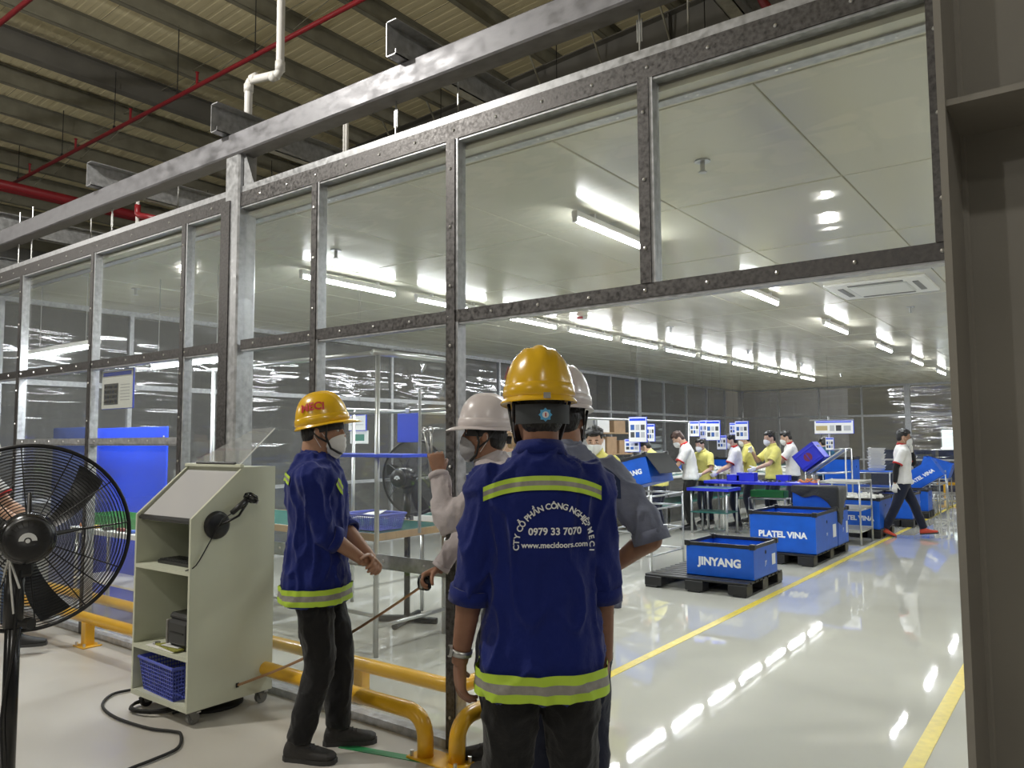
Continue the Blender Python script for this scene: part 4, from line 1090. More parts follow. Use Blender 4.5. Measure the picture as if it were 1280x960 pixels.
for sx, sy in ((-1, -1), (1, -1), (-1, 1), (1, 1)):
    x, y = sx*.255, sy*.225
    c = part('caster', MB().b6(x-.03, x+.03, y-.03, y+.03, .074, .085).add([(x-.022, y-.02, .074), (x-.018, y-.02, .074), (x-.018, y+.02, .074), (x-.022, y+.02, .074), (x-.022, y+.0, .028), (x-.018, y+.0, .028), (x-.018, y+.03, .028), (x-.022, y+.03, .028)], [(0,1,2,3),(7,6,5,4),(0,4,5,1),(1,5,6,2),(2,6,7,3),(3,7,4,0)]).add([(x+.018, y-.02, .074), (x+.022, y-.02, .074), (x+.022, y+.02, .074), (x+.018, y+.02, .074), (x+.018, y+.0, .028), (x+.022, y+.0, .028), (x+.022, y+.03, .028), (x+.018, y+.03, .028)], [(0,1,2,3),(7,6,5,4),(0,4,5,1),(1,5,6,2),(2,6,7,3),(3,7,4,0)]), M_CAST, cab, kind=None)
    part('wheel', MB().cyl((x-.013, y+.015, .036), (x+.013, y+.015, .036), .036, 18), M_CAST if sx > 0 else M_RUBBER, c)
    part('brake', MB().b6(x-.02, x+.02, y+.03, y+.055, .06, .066), M_BOLT, c)
# things in and on the cabinet
sx_ = cabX+hw
t = thing('scanner_stand', 'black round base fixed to the side of the cabinet', 'stand', (sx_, 2.60, 1.115))
part('disc', MB().tube([(0, 0, 0), (.012, 0, 0), (.022, 0, 0)], [.082, .080, .062], 24), M_BLACK, t, True)
part('neck', MB().tube([(.02, .0, .0), (.045, .02, .01), (.07, .10, .05), (.075, .15, .12)], .0075, 8), M_BLACKS, t, True)
t = thing('barcode_scanner', 'black handheld barcode scanner on a bent arm beside the cabinet', 'scanner', (sx_+.075, 2.70, 1.23))
part('handle', MB().tube([(0, -.05, -.045), (0, 0, -.01), (0, .045, .02)], [.016, .017, .019], 10), M_BLACK, t, True)
part('scan_head', MB().cbox((0, 0, 0), (.062, .075, .048), .012, M=Matrix.Translation((0, .075, .035)) @ Matrix.Rotation(radians(-30), 4, 'X')), M_BLACKS, t, True)
part('trigger', MB().cbox((0, .01, -.022), (.014, .03, .012), .004), M_BLACK, t)
part('window', MB().box((0, 0, 0), (.05, .004, .026), M=Matrix.Translation((0, .110, .010)) @ Matrix.Rotation(radians(-30), 4, 'X')), M_SCREEN, t)
solo('scanner_cable', MB().tube(smooth_path([(sx_+.075, 2.645, 1.18), (sx_+.05, 2.60, 1.14), (sx_+.02, 2.55, 1.03), (sx_+.01, 2.47, .90), (sx_-.03, 2.43, .872)], [.003]*5, 4)[0], .0035, 6), M_RUBBER, 'thin black cable hanging from the barcode scanner', 'cable', smooth=True)
t = thing('keyboard', 'black keyboard on the upper cabinet shelf', 'keyboard', (cabX+.02, cabY-.12, .862))
part('case', MB().cbox((0, 0, .010), (.44, .15, .02), .004), M_BLACK, t)
mb = MB()
for i in range(5):
    for jx in range(15): mb.cbox((-.2+jx*.0285, -.055+i*.027, .024), (.024, .022, .008), .002)
part('keycaps', mb, M_PRN, t, kind='stuff')
t = thing('computer_mouse', 'black mouse behind the keyboard', 'mouse', (cabX+.17, cabY+.03, .862))
part('shell', MB().ell((0, 0, .016), (.032, .055, .018), 14, 8), M_BLACK, t, True)
part('wheel', MB().cyl((-.004, .03, .03), (.004, .03, .03), .008, 10), M_PRN, t)
t = thing('label_printer', 'black and grey label printer on the middle cabinet shelf', 'printer', (cabX+.10, cabY-.12+.03, .385))
part('body', MB().cbox((0, 0, .10), (.22, .28, .15), .02), M_PRN, t)
part('lid', MB().cbox((0, 0, .19), (.21, .26, .04), .015), M_BLACK, t); part('front_panel', MB().cbox((-.105, -.13, .10), (.012, .03, .14), .004), M_REFL, t)
part('base', MB().cbox((0, 0, .014), (.19, .24, .028), .005), M_BLACK, t); part('paper_slot', MB().b6(-.07, .07, -.143, -.139, .10, .108), M_RUBBER, t)
t = thing('clipboard', 'white clipboard with metal clip on the middle shelf', 'clipboard', (cabX-.02, cabY-.225, .385))
part('board', MB().cbox((0, 0, .004), (.30, .09, .006), .002), M_PAPER, t); part('clip', MB().cbox((-.11, .0, .014), (.03, .04, .014), .004), M_ALU, t)
t = thing('folder', 'olive green folder lying on the clipboard', 'folder', (cabX+.0, cabY-.21, .3935))
part('cover', MB().add([(-.13, -.03, .0), (.15, -.06, .0), (.15, .06, .0), (-.02, .07, .0), (-.13, -.03, .006), (.15, -.06, .006), (.15, .06, .012), (-.02, .07, .008)], [(3,2,1,0),(4,5,6,7),(0,1,5,4),(1,2,6,5),(2,3,7,6),(3,0,4,7)]), M_FOLDER, t)
part('sheet', MB().box((.04, .0, .0105), (.16, .06, .002), .1), M_PAPER, t)

def basket(loc, w, d, h, m, label, rz=0, cat='basket', group=None, tilt=None):
    t = thing('plastic_basket', label, cat, loc, rz, group)
    k = .86
    for q, (ax, L, oth) in enumerate((('x', w, d), ('x', w, -d), ('y', d, w), ('y', d, -w))):
        mb = MB(); nx = 16
        def P(u, v, o):
            kk = k+(1-k)*v
            if ax == 'x': return (u*L/2*kk, (oth/2-math.copysign(o, oth))*kk, v*h)
            return ((oth/2-math.copysign(o, oth))*kk, u*L/2*kk, v*h)
        # lattice wall
        for i in range(nx+1):
            u = -1+2*i/nx; a = .012 if 0 < i < nx else .02
            u0, u1 = max(-1, u-a), min(1, u+a)
            mb.add([P(u0, 0, 0), P(u1, 0, 0), P(u1, 1, 0), P(u0, 1, 0), P(u0, 0, .005), P(u1, 0, .005), P(u1, 1, .005), P(u0, 1, .005)], [(0,1,2,3),(7,6,5,4),(0,3,7,4),(1,5,6,2)])
        for j in range(9):
            v0, v1 = j/8*.94, j/8*.94+(.03 if j < 8 else .06)
            mb.add([P(-1, v0, 0), P(1, v0, 0), P(1, v1, 0), P(-1, v1, 0), P(-1, v0, .005), P(1, v0, .005), P(1, v1, .005), P(-1, v1, .005)], [(0,1,2,3),(7,6,5,4),(0,4,5,1),(2,6,7,3)])
        part('lattice_wall', mb, m, t, kind='stuff')
    part('bottom', MB().b6(-w/2*k, w/2*k, -d/2*k, d/2*k, 0, .006), m, t)
    part('rim', MB().tube([(-w/2, -d/2, h), (w/2, -d/2, h), (w/2, d/2, h), (-w/2, d/2, h)], .009, 8, closed=True), m, t)
    return t
basket((cabX-.035, cabY-.13, .115), .44, .29, .19, M_BASKET, 'lilac blue lattice basket in the bottom of the cabinet', radians(-4))
def cable(pts, r, label, name='power_cable', m=None, cat='cable'):
    P, _ = smooth_path(pts, [r]*len(pts), 6); return solo(name, MB().tube(P, r, 8), m or M_RUBBER, label, cat, smooth=True)
g = lambda x, y: tuple(atz(x, y, .012))
cable([g(165, 862), g(140, 868), g(128, 882), g(145, 897), g(185, 910), g(215, 914), g(226, 918), g(222, 935), g(190, 950), g(160, 962), g(120, 985)], .0085, 'thick black power cable trailing forward from the cabinet')
coil = []
for i in range(46):
    a = i/46*2*pi*2.6; r_ = .13+.012*sin(i*.7)
    coil.append((cabX-.14+.17*cos(a)*1.0+.02*sin(i*.3), cabY-.20+r_*sin(a), .012+.0045*i/6))
solo('cable_coil', MB().tube(coil, .0085, 6), M_RUBBER, 'coil of black cable on the floor under the cabinet', 'cable', smooth=True)
t = thing('round_floor_base', 'flat round black base standing under the cabinet', 'base', (cabX+.02, cabY+.05, 0))
part('plate', MB().lathe([(.19, 0), (.19, .012), (.16, .018), (.02, .022)], 28), M_RUBBER, t, True); part('hub', MB().cyl((0, 0, .02), (0, 0, .045), .02, 12), M_RUBBER, t)

# ---- pedestal fan seen from behind
M_FANW = mat('fan_wire', (0.012, 0.012, 0.014), 0.35)
def fan(foot, hub, axis, R, label, rope=False, base_r=.25, ring=.008):
    hub = Vector(hub); ax = Vector(axis).normalized(); foot = Vector(foot)
    t = thing('pedestal_fan', label, 'fan', foot)
    L = lambda p: Vector(p)-foot
    h = L(hub); e1 = ax.cross(Vector((0, 0, 1))).normalized(); e2 = e1.cross(ax).normalized()
    def on(a, r, d): return h+ax*d+e1*(r*cos(a))+e2*(r*sin(a))
    # guards: rear dome and front dome
    for nm, sg in (('rear_guard', -1), ('front_guard', 1)):
        mb = MB(); dep = .17
        def zz(r): 
            k = max(0, 1-(r/R)**2.2)
            return .10+sg*(.085*k)
        n = 26
        for i in range(n):
            r = R*(.17+.83*i/(n-1)); th = .0016 if i < n-1 else .007
            mb.tube([on(2*pi*k/48, r, zz(r)) for k in range(48)], th, 4 if i < n-1 else 8, closed=True)
        for k in range(12 if sg < 0 else 8):
            a = 2*pi*k/(12 if sg < 0 else 8)+.1
            mb.tube([on(a, R*(.1+.9*i/6), zz(R*(.1+.9*i/6))+sg*.003) for i in range(7)], .0026, 5)
        part(nm, mb, M_FANW, t, kind='stuff')
    part('guard_ring', MB().tube([on(2*pi*k/64, R*1.005, .10) for k in range(64)], ring, 8, closed=True), M_FANW, t, True)
    for b in range(3):
        a0 = 2*pi*b/3+.5; mb = MB()
        mb.grid(lambda u, v: tuple(on(a0+(v-.5)*(.46-.12*u)+u*.35, R*(.14+.78*u), .10+(v-.5)*.09*(1-.5*u))), 8, 6)
        part('blade', mb, M_PRN, t, True)
    # motor
    T = Matrix((e1, e2, ax)).transposed().to_4x4(); T.translation = h
    mo = part('motor', MB().lathe([(.03, -.17), (.075, -.165), (.092, -.14), (.097, -.09), (.097, -.02), (.085, .0), (.05, .03), (.03, .09)], 32, M=T), M_BLACKS, t, True)
    part('end_cap', MB().lathe([(.082, -.160), (.072, -.172), (.045, -.178), (.0, -.180)], 28, M=T), M_BLACK, mo, True)
    arcp = [(.030*cos(a), .030*sin(a)-.006) for a in [pi*k/10 for k in range(11)]]+[(.013*cos(a), .013*sin(a)-.006) for a in [pi*(10-k)/10 for k in range(11)]]
    part('logo_mark', MB().loft([[tuple(T @ Vector((x, y, -.180))) for x, y in arcp], [tuple(T @ Vector((x, y, -.1825))) for x, y in arcp]]), M_TXTW, mo)
    part('logo_dot', MB().cyl(T @ Vector((0, -.006, -.179)), T @ Vector((0, -.006, -.1825)), .008, 10), M_TXTW, mo)
    mb = MB()
    for k in range(9): 
        a = pi*.1+pi*.8*k/8; mb.tube([T @ Vector((.042*cos(a), .042*sin(a), -.176)), T @ Vector((.066*cos(a), .066*sin(a), -.172))], .003, 4)
    part('cooling_slots', mb, M_RUBBER, mo, kind='stuff')
    for a in (.12, pi/2, pi-.12): part('support_arm', MB().tube([T @ Vector((.085*cos(a), .085*sin(a), -.06)), T @ Vector((.17*cos(a), .17*sin(a), .012))], [.010, .007], 8), M_BLACK, t)
    # pole and base
    px_, py_ = -ax.x*.05, -ax.y*.05
    pz = h.z-.12
    part('neck_joint', MB().cbox((h.x*.5, h.y*.5, pz+.03), (.07, .07, .12), .012), M_BLACK, t)
    part('pole', MB().cyl((0, 0, .03), (0, 0, pz), .027, 16), M_BLACKS, t, True)
    part('sleeve', MB().cyl((0, 0, pz-.22), (0, 0, pz-.02), .034, 16), M_BLACK, t, True)
    part('clamp_knob', MB().cyl((.03, 0, pz-.20), (.075, .02, pz-.20), .009, 8).cyl((.07, .018, pz-.20), (.095, .028, pz-.20), .022, 10), M_BLACK, t, kind=None)
    for k in range(4):
        a = k*pi/2+.4; part('foot', MB().tube([(0, 0, .035), (base_r*cos(a), base_r*sin(a), .025)], [.032, .028], 8), M_BLACK, t)
    if rope:
        part('tie_cord', MB().tube(smooth_path([T @ Vector((-.10, -.05, -.12)), (.0, 0, pz+.06), (.03, -.03, pz+.02), (.055, -.02, pz-.16)], [.004]*4)[0], .004, 6), M_PAPER, t, True, label='white cord tied round the fan neck')
        part('tie_cord', MB().tube(smooth_path([(.02, -.03, pz+.05), (-.03, -.035, pz-.08), (-.05, -.03, pz-.24)], [.004]*3)[0], .004, 6), M_PAPER, t, True)
        part('tie_cord', MB().tube(smooth_path([(.02, -.03, pz+.05), (.06, -.03, pz+.01), (.10, -.02, pz-.06)], [.004]*3)[0], .004, 6), M_PAPER, t, True)
        part('power_cord', MB().tube(smooth_path([(.05, 0, pz+.0), (.06, -.02, pz-.3), (.02, -.035, pz-.55), (.05, -.03, pz-.8), (-.02, -.04, .15), (.02, -.05, .03)], [.005]*6)[0], .005, 6), M_RUBBER, t, True)
    return t
hub = atd(35, 672, 3.0); foot = Vector((hub.x, hub.y, 0))+Vector(((-rr.x)*.045, (-rr.y)*.045, 0))
ax1 = (ray(35, 668)); fan((foot.x, foot.y, 0), hub, ax1+Vector((0, 0, .04)), .362, 'large black pedestal fan seen from behind at the left edge', True)

# ---- yellow guard rails
def rail(label, path, posts, r=.042, plates=(), name='guard_rail'):
    t = thing(name, label, 'guard rail', group='yellow guard rails')
    part('rail_tube', MB().tube(bend(path, .13, 8), r, 16), M_YELLOW, t, True)
    for (x, y, h_) in posts:
        p = part('rail_post', MB().cbox((x, y, h_/2), (.075, .075, h_), .006), M_YELLOW, t)
        part('base_plate', MB().cbox((x, y, .006), (.17, .15, .012), .003), M_YELLOW, p)
        for sx, sy in ((-1, -1), (1, -1), (-1, 1), (1, 1)): part('bolt', MB().cyl((x+sx*.065, y+sy*.055, .012), (x+sx*.065, y+sy*.055, .035), .010, 6), M_BOLT, p)
    for (x, y, w, d) in plates:
        p = part('base_plate', MB().cbox((x, y, .006), (w, d, .012), .003), M_YELLOW, t)
        for sx, sy in ((-1, -1), (1, -1), (-1, 1), (1, 1)): part('bolt', MB().cyl((x+sx*(w/2-.025), y+sy*(d/2-.02), .012), (x+sx*(w/2-.025), y+sy*(d/2-.02), .04), .010, 6), M_BOLT, p)
    return t
RZ = .215
rail('yellow tube guard rail in front of the partition', [(-10, 2.95, RZ), (-2.78, 2.95, RZ), (-2.78, 2.95, .012)], [(-8.2, 2.95, RZ-.02), (-6.42, 2.95, RZ-.02), (-4.62, 3.04, RZ-.04)], plates=[(-2.69, 2.965, .34, .15)])
rail('yellow tube guard rail behind the partition', [(-10, 3.36, RZ), (-2.93, 3.36, RZ), (-2.93, 3.62, RZ)], [(-8.2, 3.36, RZ-.02), (-5.8, 3.36, RZ-.02), (-3.72, 3.37, RZ-.02)])
rail('short yellow guard rail turning into the doorway', [(-2.60, 2.985, .012), (-2.60, 2.985, RZ), (-2.60, 3.75, RZ), (-2.60, 3.75, .012)], [(-2.60, 3.42, RZ-.02)], plates=[(-2.60, 3.75, .16, .14)])

# ---- tape measure in the pale-shirt man's hand, blade stretched to the cabinet
Mb = Matrix.Translation(B['root'].location) @ Matrix.Rotation(B['root'].rotation_euler.z, 4, 'Z')
wR = Mb @ B['arms'][1][2]; wL = Mb @ B['arms'][-1][2]
dR = Vector((Mb.to_3x3() @ Vector((-.35, .9, -.35)))).normalized()
tc_ = wR+dR*.085+Vector((0, 0, -.038))
t = thing('tape_measure', 'black tape measure held by the pale-shirt man with its blade pulled out', 'tape measure', tc_)
part('case', MB().cbox((0, 0, 0), (.078, .045, .075), .014), M_BLACK, t, True); part('grip', MB().cyl((0, -.024, 0), (0, .024, 0), .028, 20), M_RUBBER, t)
part('belt_clip', MB().cbox((.0, -.026, .0), (.02, .004, .05), .002), M_ALU, t)
M_BLADE = mat('steel_blade', (0.42, 0.24, 0.13), 0.35, 0.4)
hk = Vector((cabX+hw+.006, 2.755, .165))-tc_; a_ = Vector((-.035, 0, -.03))
nb = 14; P = [a_.lerp(hk, i/nb)+Vector((0, 0, -.05*sin(pi*i/nb))) for i in range(nb+1)]
side = (hk-a_).cross(Vector((0, 0, 1))).normalized()
part('blade', MB().loft([[tuple(p+Vector((0, 0, .008))), tuple(p+side*.0025), tuple(p-Vector((0, 0, .008))), tuple(p-side*.0025)] for p in P]), M_BLADE, t)
part('hook', MB().cbox(tuple(hk), (.004, .02, .026), .001), M_BLACK, t)
t = thing('spanner', 'open steel spanner held up to the face by the pale-shirt man', 'spanner', wL)
dL = Vector((Mb.to_3x3() @ Vector((.15, .15, 1)))).normalized(); fL = Mb.to_3x3() @ Vector((.25, .35, 0))
o0 = dL*.06+fL*.09
for k_, off in enumerate((-.014, .016)):
    part('arm', MB().tube([tuple(o0+fL*off*2-dL*.05), tuple(o0+fL*off*2+dL*.07), tuple(o0+fL*off*3.6+dL*.15)], [.006, .007, .005], 8), M_ALU, t, True)
    c_ = o0+fL*off*3.6+dL*.162
    part('ring_end', MB().tube([tuple(c_+fL*(.038*cos(a))+dL*(.014*sin(a))) for a in [2*pi*i/16 for i in range(16)]], .004, 6, closed=True), M_ALU, t, True)

# ---- document board hung behind the pane, left
def doc(name, label, c, w, h, axis, blocks, group=None, frame=M_BLUEB, rz=None, head=True, cat='notice', wire=None):
    """a flat printed notice: frame board, sheet, heading bar and printed blocks (x0,x1,z0,z1,mat) in 0..1"""
    t = thing(name, label, cat, c, 0 if rz is None else rz, group)
    part('board', MB().cbox((.006, 0.005, 0), (w+.012, .008, h+.012), .002), frame, t)
    part('sheet', MB().b6(-w/2, w/2, -.003, .0, -h/2, h/2), M_PAPER, t)
    if head: part('heading', MB().b6(-w*.46, w*.46, -.0045, -.003, h*.36, h*.46), M_BLUEB, t)
    for x0, x1, z0, z1, m in blocks:
        part('printed_block', MB().b6((x0-.5)*w, (x1-.5)*w, -.0045, -.003, (z0-.5)*h, (z1-.5)*h), m, t)
    part('hanging_wire', MB().cyl((0, .004, h/2), (0, .004, (wire-c[2]) if wire else h/2+.06), .0012, 4), M_PRN, t)
    return t
M_PRINTD = mat('print_dark', (0.05, 0.05, 0.055), .6); M_PRINTB = mat('print_blue', (0.03, 0.10, 0.36), .6); M_PRINTG = mat('print_grey', (0.45, 0.46, 0.48), .7); M_PRINTGR = mat('print_green', (0.05, 0.22, 0.16), .6); M_PRINTO = mat('print_tan', (0.45, 0.36, 0.16), .6)
p = aty(156, 487, 3.24)
blk = [(.08, .55, .10, .66, M_PRINTD)]
for i in range(5):
    for j in range(4): blk.append((.10+i*.085, .165+i*.085, .14+j*.13, .22+j*.13, M_PRINTB if (i+j) % 3 else M_PAPER))
for j in range(6): blk.append((.62, .92, .60-j*.08, .62-j*.08, M_PRINTG))
doc('instruction_sheet', 'printed instruction sheet in blue frame hung behind the left panes', (p.x, 3.176, p.z), .52, .32, 'x', blk, wire=2.24)
# ================================================================== WORKSHOP THINGS
M_MATG = mat('green_bench_mat', (0.012, 0.105, 0.09), 0.35, var=0.08, vscale=5); M_WOOD = mat('bench_board', (0.36, 0.24, 0.13), 0.6, var=0.12, vscale=6, stretch=(1, 8, 1))
M_CARD = mat('cardboard', (0.36, 0.24, 0.14), 0.75, var=0.1); M_PARTS = mat('white_moulded_part', (0.72, 0.71, 0.66), 0.5); M_ORANGE = mat('orange_part', (0.62, 0.22, 0.08), 0.5)
M_CLOTH = cloth('charcoal_cover', (0.030, 0.031, 0.033)); M_GREENB = mat('green_bin', (0.02, 0.26, 0.06), 0.4); M_NAVYB = mat('navy_crate', (0.008, 0.03, 0.16), 0.45, var=0.1)
M_POLY = mat_pane('clear_poly_bag', tint=(.9, .92, .95), haze=.25, wave=.6, wscale=8, stretch=(1, 1, 1)); M_LIME = mat('lime_plastic', (.30, .62, .08), .4)

# ---- plastic pallets
_pal = {}
def pallet(label, x0, x1, y0, y1):
    W_, D_ = x1-x0, y1-y0
    t = thing('plastic_pallet', label, 'pallet', ((x0+x1)/2, (y0+y1)/2, 0), group='black plastic pallets')
    key = (round(W_, 2), round(D_, 2))
    if key not in _pal:
        _pal[key] = (MB().cbox((0, 0, 0), (W_, D_/9*.72, .022), .004).mesh('deck_slat', (M_BLACK,)), MB().cbox((0, 0, 0), (.20, .17, .10), .006).mesh('block', (M_BLACK,)), MB().cbox((0, 0, 0), (.14, D_, .02), .004).mesh('skid', (M_BLACK,)), MB().cbox((0, 0, 0), (.10, D_, .018), .004).mesh('stringer', (M_BLACK,)))
    a, b, c, d = _pal[key]
    for i in range(9): obj('deck_slat', a, t, (0, -D_/2+(i+.5)*D_/9, .129))
    for i in (-1, 0, 1):
        obj('skid', c, t, (i*(W_/2-.08), 0, .010)); obj('stringer', d, t, (i*(W_/2-.08), 0, .109))
        for j in (-1, 0, 1): obj('block', b, t, (i*(W_/2-.101), j*(D_/2-.086), .068))
    return t
# ---- corrugated plastic boxes with black rims
def plastic_box(label, c, w, d, h, txt=None, tsize=.11, rz=0, rim=M_BLACK, tx=0.0, tz=0.0, m=None, tilt=None, side=None, roll=0.0):
    m = m or M_BLUE
    t = thing('plastic_box', label, 'box', c, rz, group='blue plastic boxes')
    if tilt or roll: t.rotation_euler = (tilt or 0, roll, rz)
    part('front_panel', MB().b6(-w/2, w/2, -d/2, -d/2+.006, 0, h), m, t); part('back_panel', MB().b6(-w/2, w/2, d/2-.006, d/2, 0, h), m, t)
    part('side_panel', MB().b6(-w/2, -w/2+.006, -d/2+.006, d/2-.006, 0, h), m, t); part('side_panel', MB().b6(w/2-.006, w/2, -d/2+.006, d/2-.006, 0, h), m, t)
    part('bottom_panel', MB().b6(-w/2, w/2, -d/2, d/2, 0, .008), m, t)
    if rim:
        for sy in (-1, 1): part('rim', MB().cbox((0, sy*(d/2-.003), h-.008), (w+.012, .024, .038), .004), rim, t)
        for sx in (-1, 1): part('rim', MB().cbox((sx*(w/2-.003), 0, h-.008), (.024, d-.012, .038), .004), rim, t)
        for sx in (-1, 1):
            for sy in (-1, 1): part('rim_corner', MB().cbox((sx*(w/2-.012), sy*(d/2-.012), h-.004), (.06, .06, .058), .006), rim, t)
    for sx in (-1, 1): part('hand_hole', MB().cyl((sx*(w/2+.0015), 0, h*.74), (sx*(w/2-.004), 0, h*.74), .022, 12), M_RUBBER, t)
    if txt:
        vs, fs = text_geo(txt, tsize, .045)
        mb = MB(); mb.add([(tx+a, -d/2-.0015, tz+h*.45-tsize*.3+b) for a, b, _ in vs], fs); part('lettering', mb, M_TXTW, t)
    if side:
        vs, fs = text_geo(side, tsize*.55, .02)
        mb = MB(); mb.add([(w/2+.0015, a, h*.42-tsize*.2+b) for a, b, _ in vs], fs); part('lettering', mb, M_TXTW, t)
        part('label_sheet', MB().b6(w/2+.0005, w/2+.002, d*.27, d*.42, h*.28, h*.62), M_PAPER, t)
    return t
pallet('black plastic pallet under the nearest blue box', -4.0, -2.86, 7.70, 8.82)
plastic_box('blue plastic box lettered JINYANG on the nearest pallet', (-3.23, 8.28, .14), .74, .72, .345, 'JINYANG', .115, side='JY')
pallet('black plastic pallet under the two lettered boxes behind', -3.78, -2.86, 10.02, 11.72)
plastic_box('large blue plastic box lettered PLATEL VINA on the second pallet', (-3.27, 10.62, .14), .84, 1.02, .50, 'PLATEL VINA', .105, side='PV')
plastic_box('blue plastic box behind the PLATEL VINA box on the second pallet', (-3.24, 11.43, .14), .78, .54, .48, None, side='JY')
plastic_box('blue plastic box with black cover stacked on the second pallet boxes', (-3.16, 11.42, .62), .58, .50, .30, None, rim=None, side='JY')
t = thing('box_cover', 'charcoal cloth cover draped over the upper blue box', 'cover', (-3.16, 11.42, .93))
mb = MB()
def cl(u, v):
    if u < .62: x, y, nx, ny = -.30+.62*u/.62, -.262, 0, -1
    else: x, y, nx, ny = .322, -.262+.42*(u-.62)/.38, 1, 0
    if v < .3:
        k = v/.3; return (x*k+.0*(1-k), y*k+.05*(1-k), .010+.006*sin(9*u+7*v)*k)
    k = (v-.3)/.7; L = .09+.11*u+.36*math.exp(-((u-.66)/.11)**2)+.05*sin(pi*u*3)**2
    o = .006+.020*abs(sin(8*u+2*k))*k
    return (x+nx*o, y+ny*o, -L*k+.006)
mb.grid(cl, 44, 24); part('cloth', mb, M_CLOTH, t, True)
pallet('black plastic pallet under the box filled with white parts', -3.58, -2.78, 13.42, 14.45)
plastic_box('blue plastic box lettered PLATEL VINA filled with white parts beside the walking man', (-3.18, 13.92, .14), .76, .92, .48, 'PLATEL VINA', .10, tz=-.05)
pallet('black plastic pallet behind the walking man', -3.3, -2.65, 15.4, 16.3)
plastic_box('blue plastic box standing behind the walking man', (-2.98, 15.85, .14), .62, .8, .44, None)
pallet('small black pallet farthest along the yellow line', -3.25, -2.68, 17.2, 17.9)
plastic_box('small blue box on the farthest pallet by the yellow line', (-2.96, 17.55, .14), .52, .5, .42, 'JINYANG', .06)
def heap(label, c, w, d, n, m, r=(.03, .06), name='moulded_part', group='', cat='part', hmax=.08):
    """single small parts lying loose in a tray or on a bench"""
    rnd = random.Random(int(abs(c[0]*131+c[1]*17)))
    ms = []
    for k in range(3):
        mb = MB(); mb.cbox((0, 0, 0), (r[1]*1.6, r[1], r[0]*.7), .006).cyl((-.3*r[1], 0, r[0]*.2), (-.3*r[1], 0, r[0]*.8), r[0]*.5, 8); ms.append(mb.mesh(name, (m,)))
    for i in range(n):
        x, y = rnd.uniform(-w/2, w/2), rnd.uniform(-d/2, d/2)
        o = obj(name, ms[i % 3], None, (c[0]+x, c[1]+y, c[2]+r[0]*.36+(hmax*rnd.random()**2 if i > n*.4 else 0)), 0, None, label, cat, group)
        o.rotation_euler = (0, 0, rnd.uniform(0, 6.28))
heap('small white moulded part in the box beside the walking man', (-3.18, 13.92, .60), .6, .76, 46, M_PARTS, (.05, .07), group='white parts in the lettered box', hmax=.04)
solo('box_insert', MB().b6(-3.54, -2.82, 13.48, 14.36, .585, .60), M_PAPER, 'pale tray layer inside the box of white parts', 'tray')

# ---- pipe racks and tables
def pipe_rack(label, x0, x1, y0, y1, levels, top, shelfm=None, r=.014, name='pipe_rack', shelf_t=.012, cat='rack', foot=True, z0=0, group='steel pipe racks'):
    c = ((x0+x1)/2, (y0+y1)/2, z0); w, d = (x1-x0)/2, (y1-y0)/2
    t = thing(name, label, cat, c, group=group)
    for sx in (-1, 1):
        for sy in (-1, 1): part('post', MB().cyl((sx*w, sy*d, 0), (sx*w, sy*d, top-z0), r, 10), M_ALU, t, True)
    for z in levels:
        z -= z0
        for sy in (-1, 1): part('cross_tube', MB().cyl((-w, sy*d, z), (w, sy*d, z), r*.9, 8), M_ALU, t, True)
        for sx in (-1, 1): part('cross_tube', MB().cyl((sx*w, -d, z), (sx*w, d, z), r*.9, 8), M_ALU, t, True)
        if shelfm: part('shelf_board', MB().cbox((0, 0, z+r+shelf_t/2), (2*w+.02, 2*d+.02, shelf_t), .003), shelfm, t)
    return t
pipe_rack('steel pipe rack carrying the tilted box beside the elbow of the grey-shirt man', -4.98, -4.36, 8.60, 9.50, [.18, .46, .74, .90], .92)
for sx in (-1, 1): pass
tb = plastic_box('tilted blue plastic box with open black flap on the pipe rack', (-4.66, 8.98, .955), .58, .62, .36, 'JINYANG', .085, rz=0, tilt=0, tx=.02, roll=radians(-14))
tb.location.z = 1.0
part('flap', MB().add([(.29, -.31, .36), (.29, .31, .36), (.42, .31, .08), (.42, -.31, .08), (.295, -.31, .365), (.295, .31, .365), (.428, .31, .085), (.428, -.31, .085)], [(3,2,1,0),(4,5,6,7),(0,1,5,4),(1,2,6,5),(2,3,7,6),(3,0,4,7)]), M_CLOTH, tb, label='charcoal flap hanging over the box side')
def bench(label, x0, x1, y0, y1, z, topm, edgem=None, shelf=None, thick=.04, legr=.02, matm=None, name='work_table', group='work tables'):
    c = ((x0+x1)/2, (y0+y1)/2, 0); w, d = (x1-x0)/2, (y1-y0)/2
    t = thing(name, label, 'table', c, group=group)
    part('table_top', MB().cbox((0, 0, z-thick/2), (2*w, 2*d, thick), .005), topm, t)
    if edgem: 
        for sy in (-1, 1): part('edge_strip', MB().cbox((0, sy*(d+.004), z-thick/2), (2*w+.016, .010, thick+.012), .003), edgem, t)
        for sx in (-1, 1): part('edge_strip', MB().cbox((sx*(w+.004), 0, z-thick/2), (.010, 2*d, thick+.012), .003), edgem, t)
    if matm: part('mat', MB().cbox((0, 0, z+.003), (2*w-.03, 2*d-.03, .006), .002), matm, t)
    ni = max(2, int(2*max(w, d)/1.6)+1)
    for i in range(ni):
        f = -1+2*i/(ni-1)
        for q in (-1, 1):
            x, y = (f*(w-.05), q*(d-.05)) if w >= d else (q*(w-.05), f*(d-.05))
            part('leg', MB().cyl((x, y, 0), (x, y, z-thick), legr, 10), M_ALU, t, True)
    if shelf: part('lower_shelf', MB().cbox((0, 0, shelf), (2*w-.06, 2*d-.06, .02), .003), matm or topm, t)
    return t
bench('small blue edged table with green lower shelf behind the tilted box', -5.62, -4.90, 12.45, 13.0, .765, M_MATG, M_BLUE2, .36)
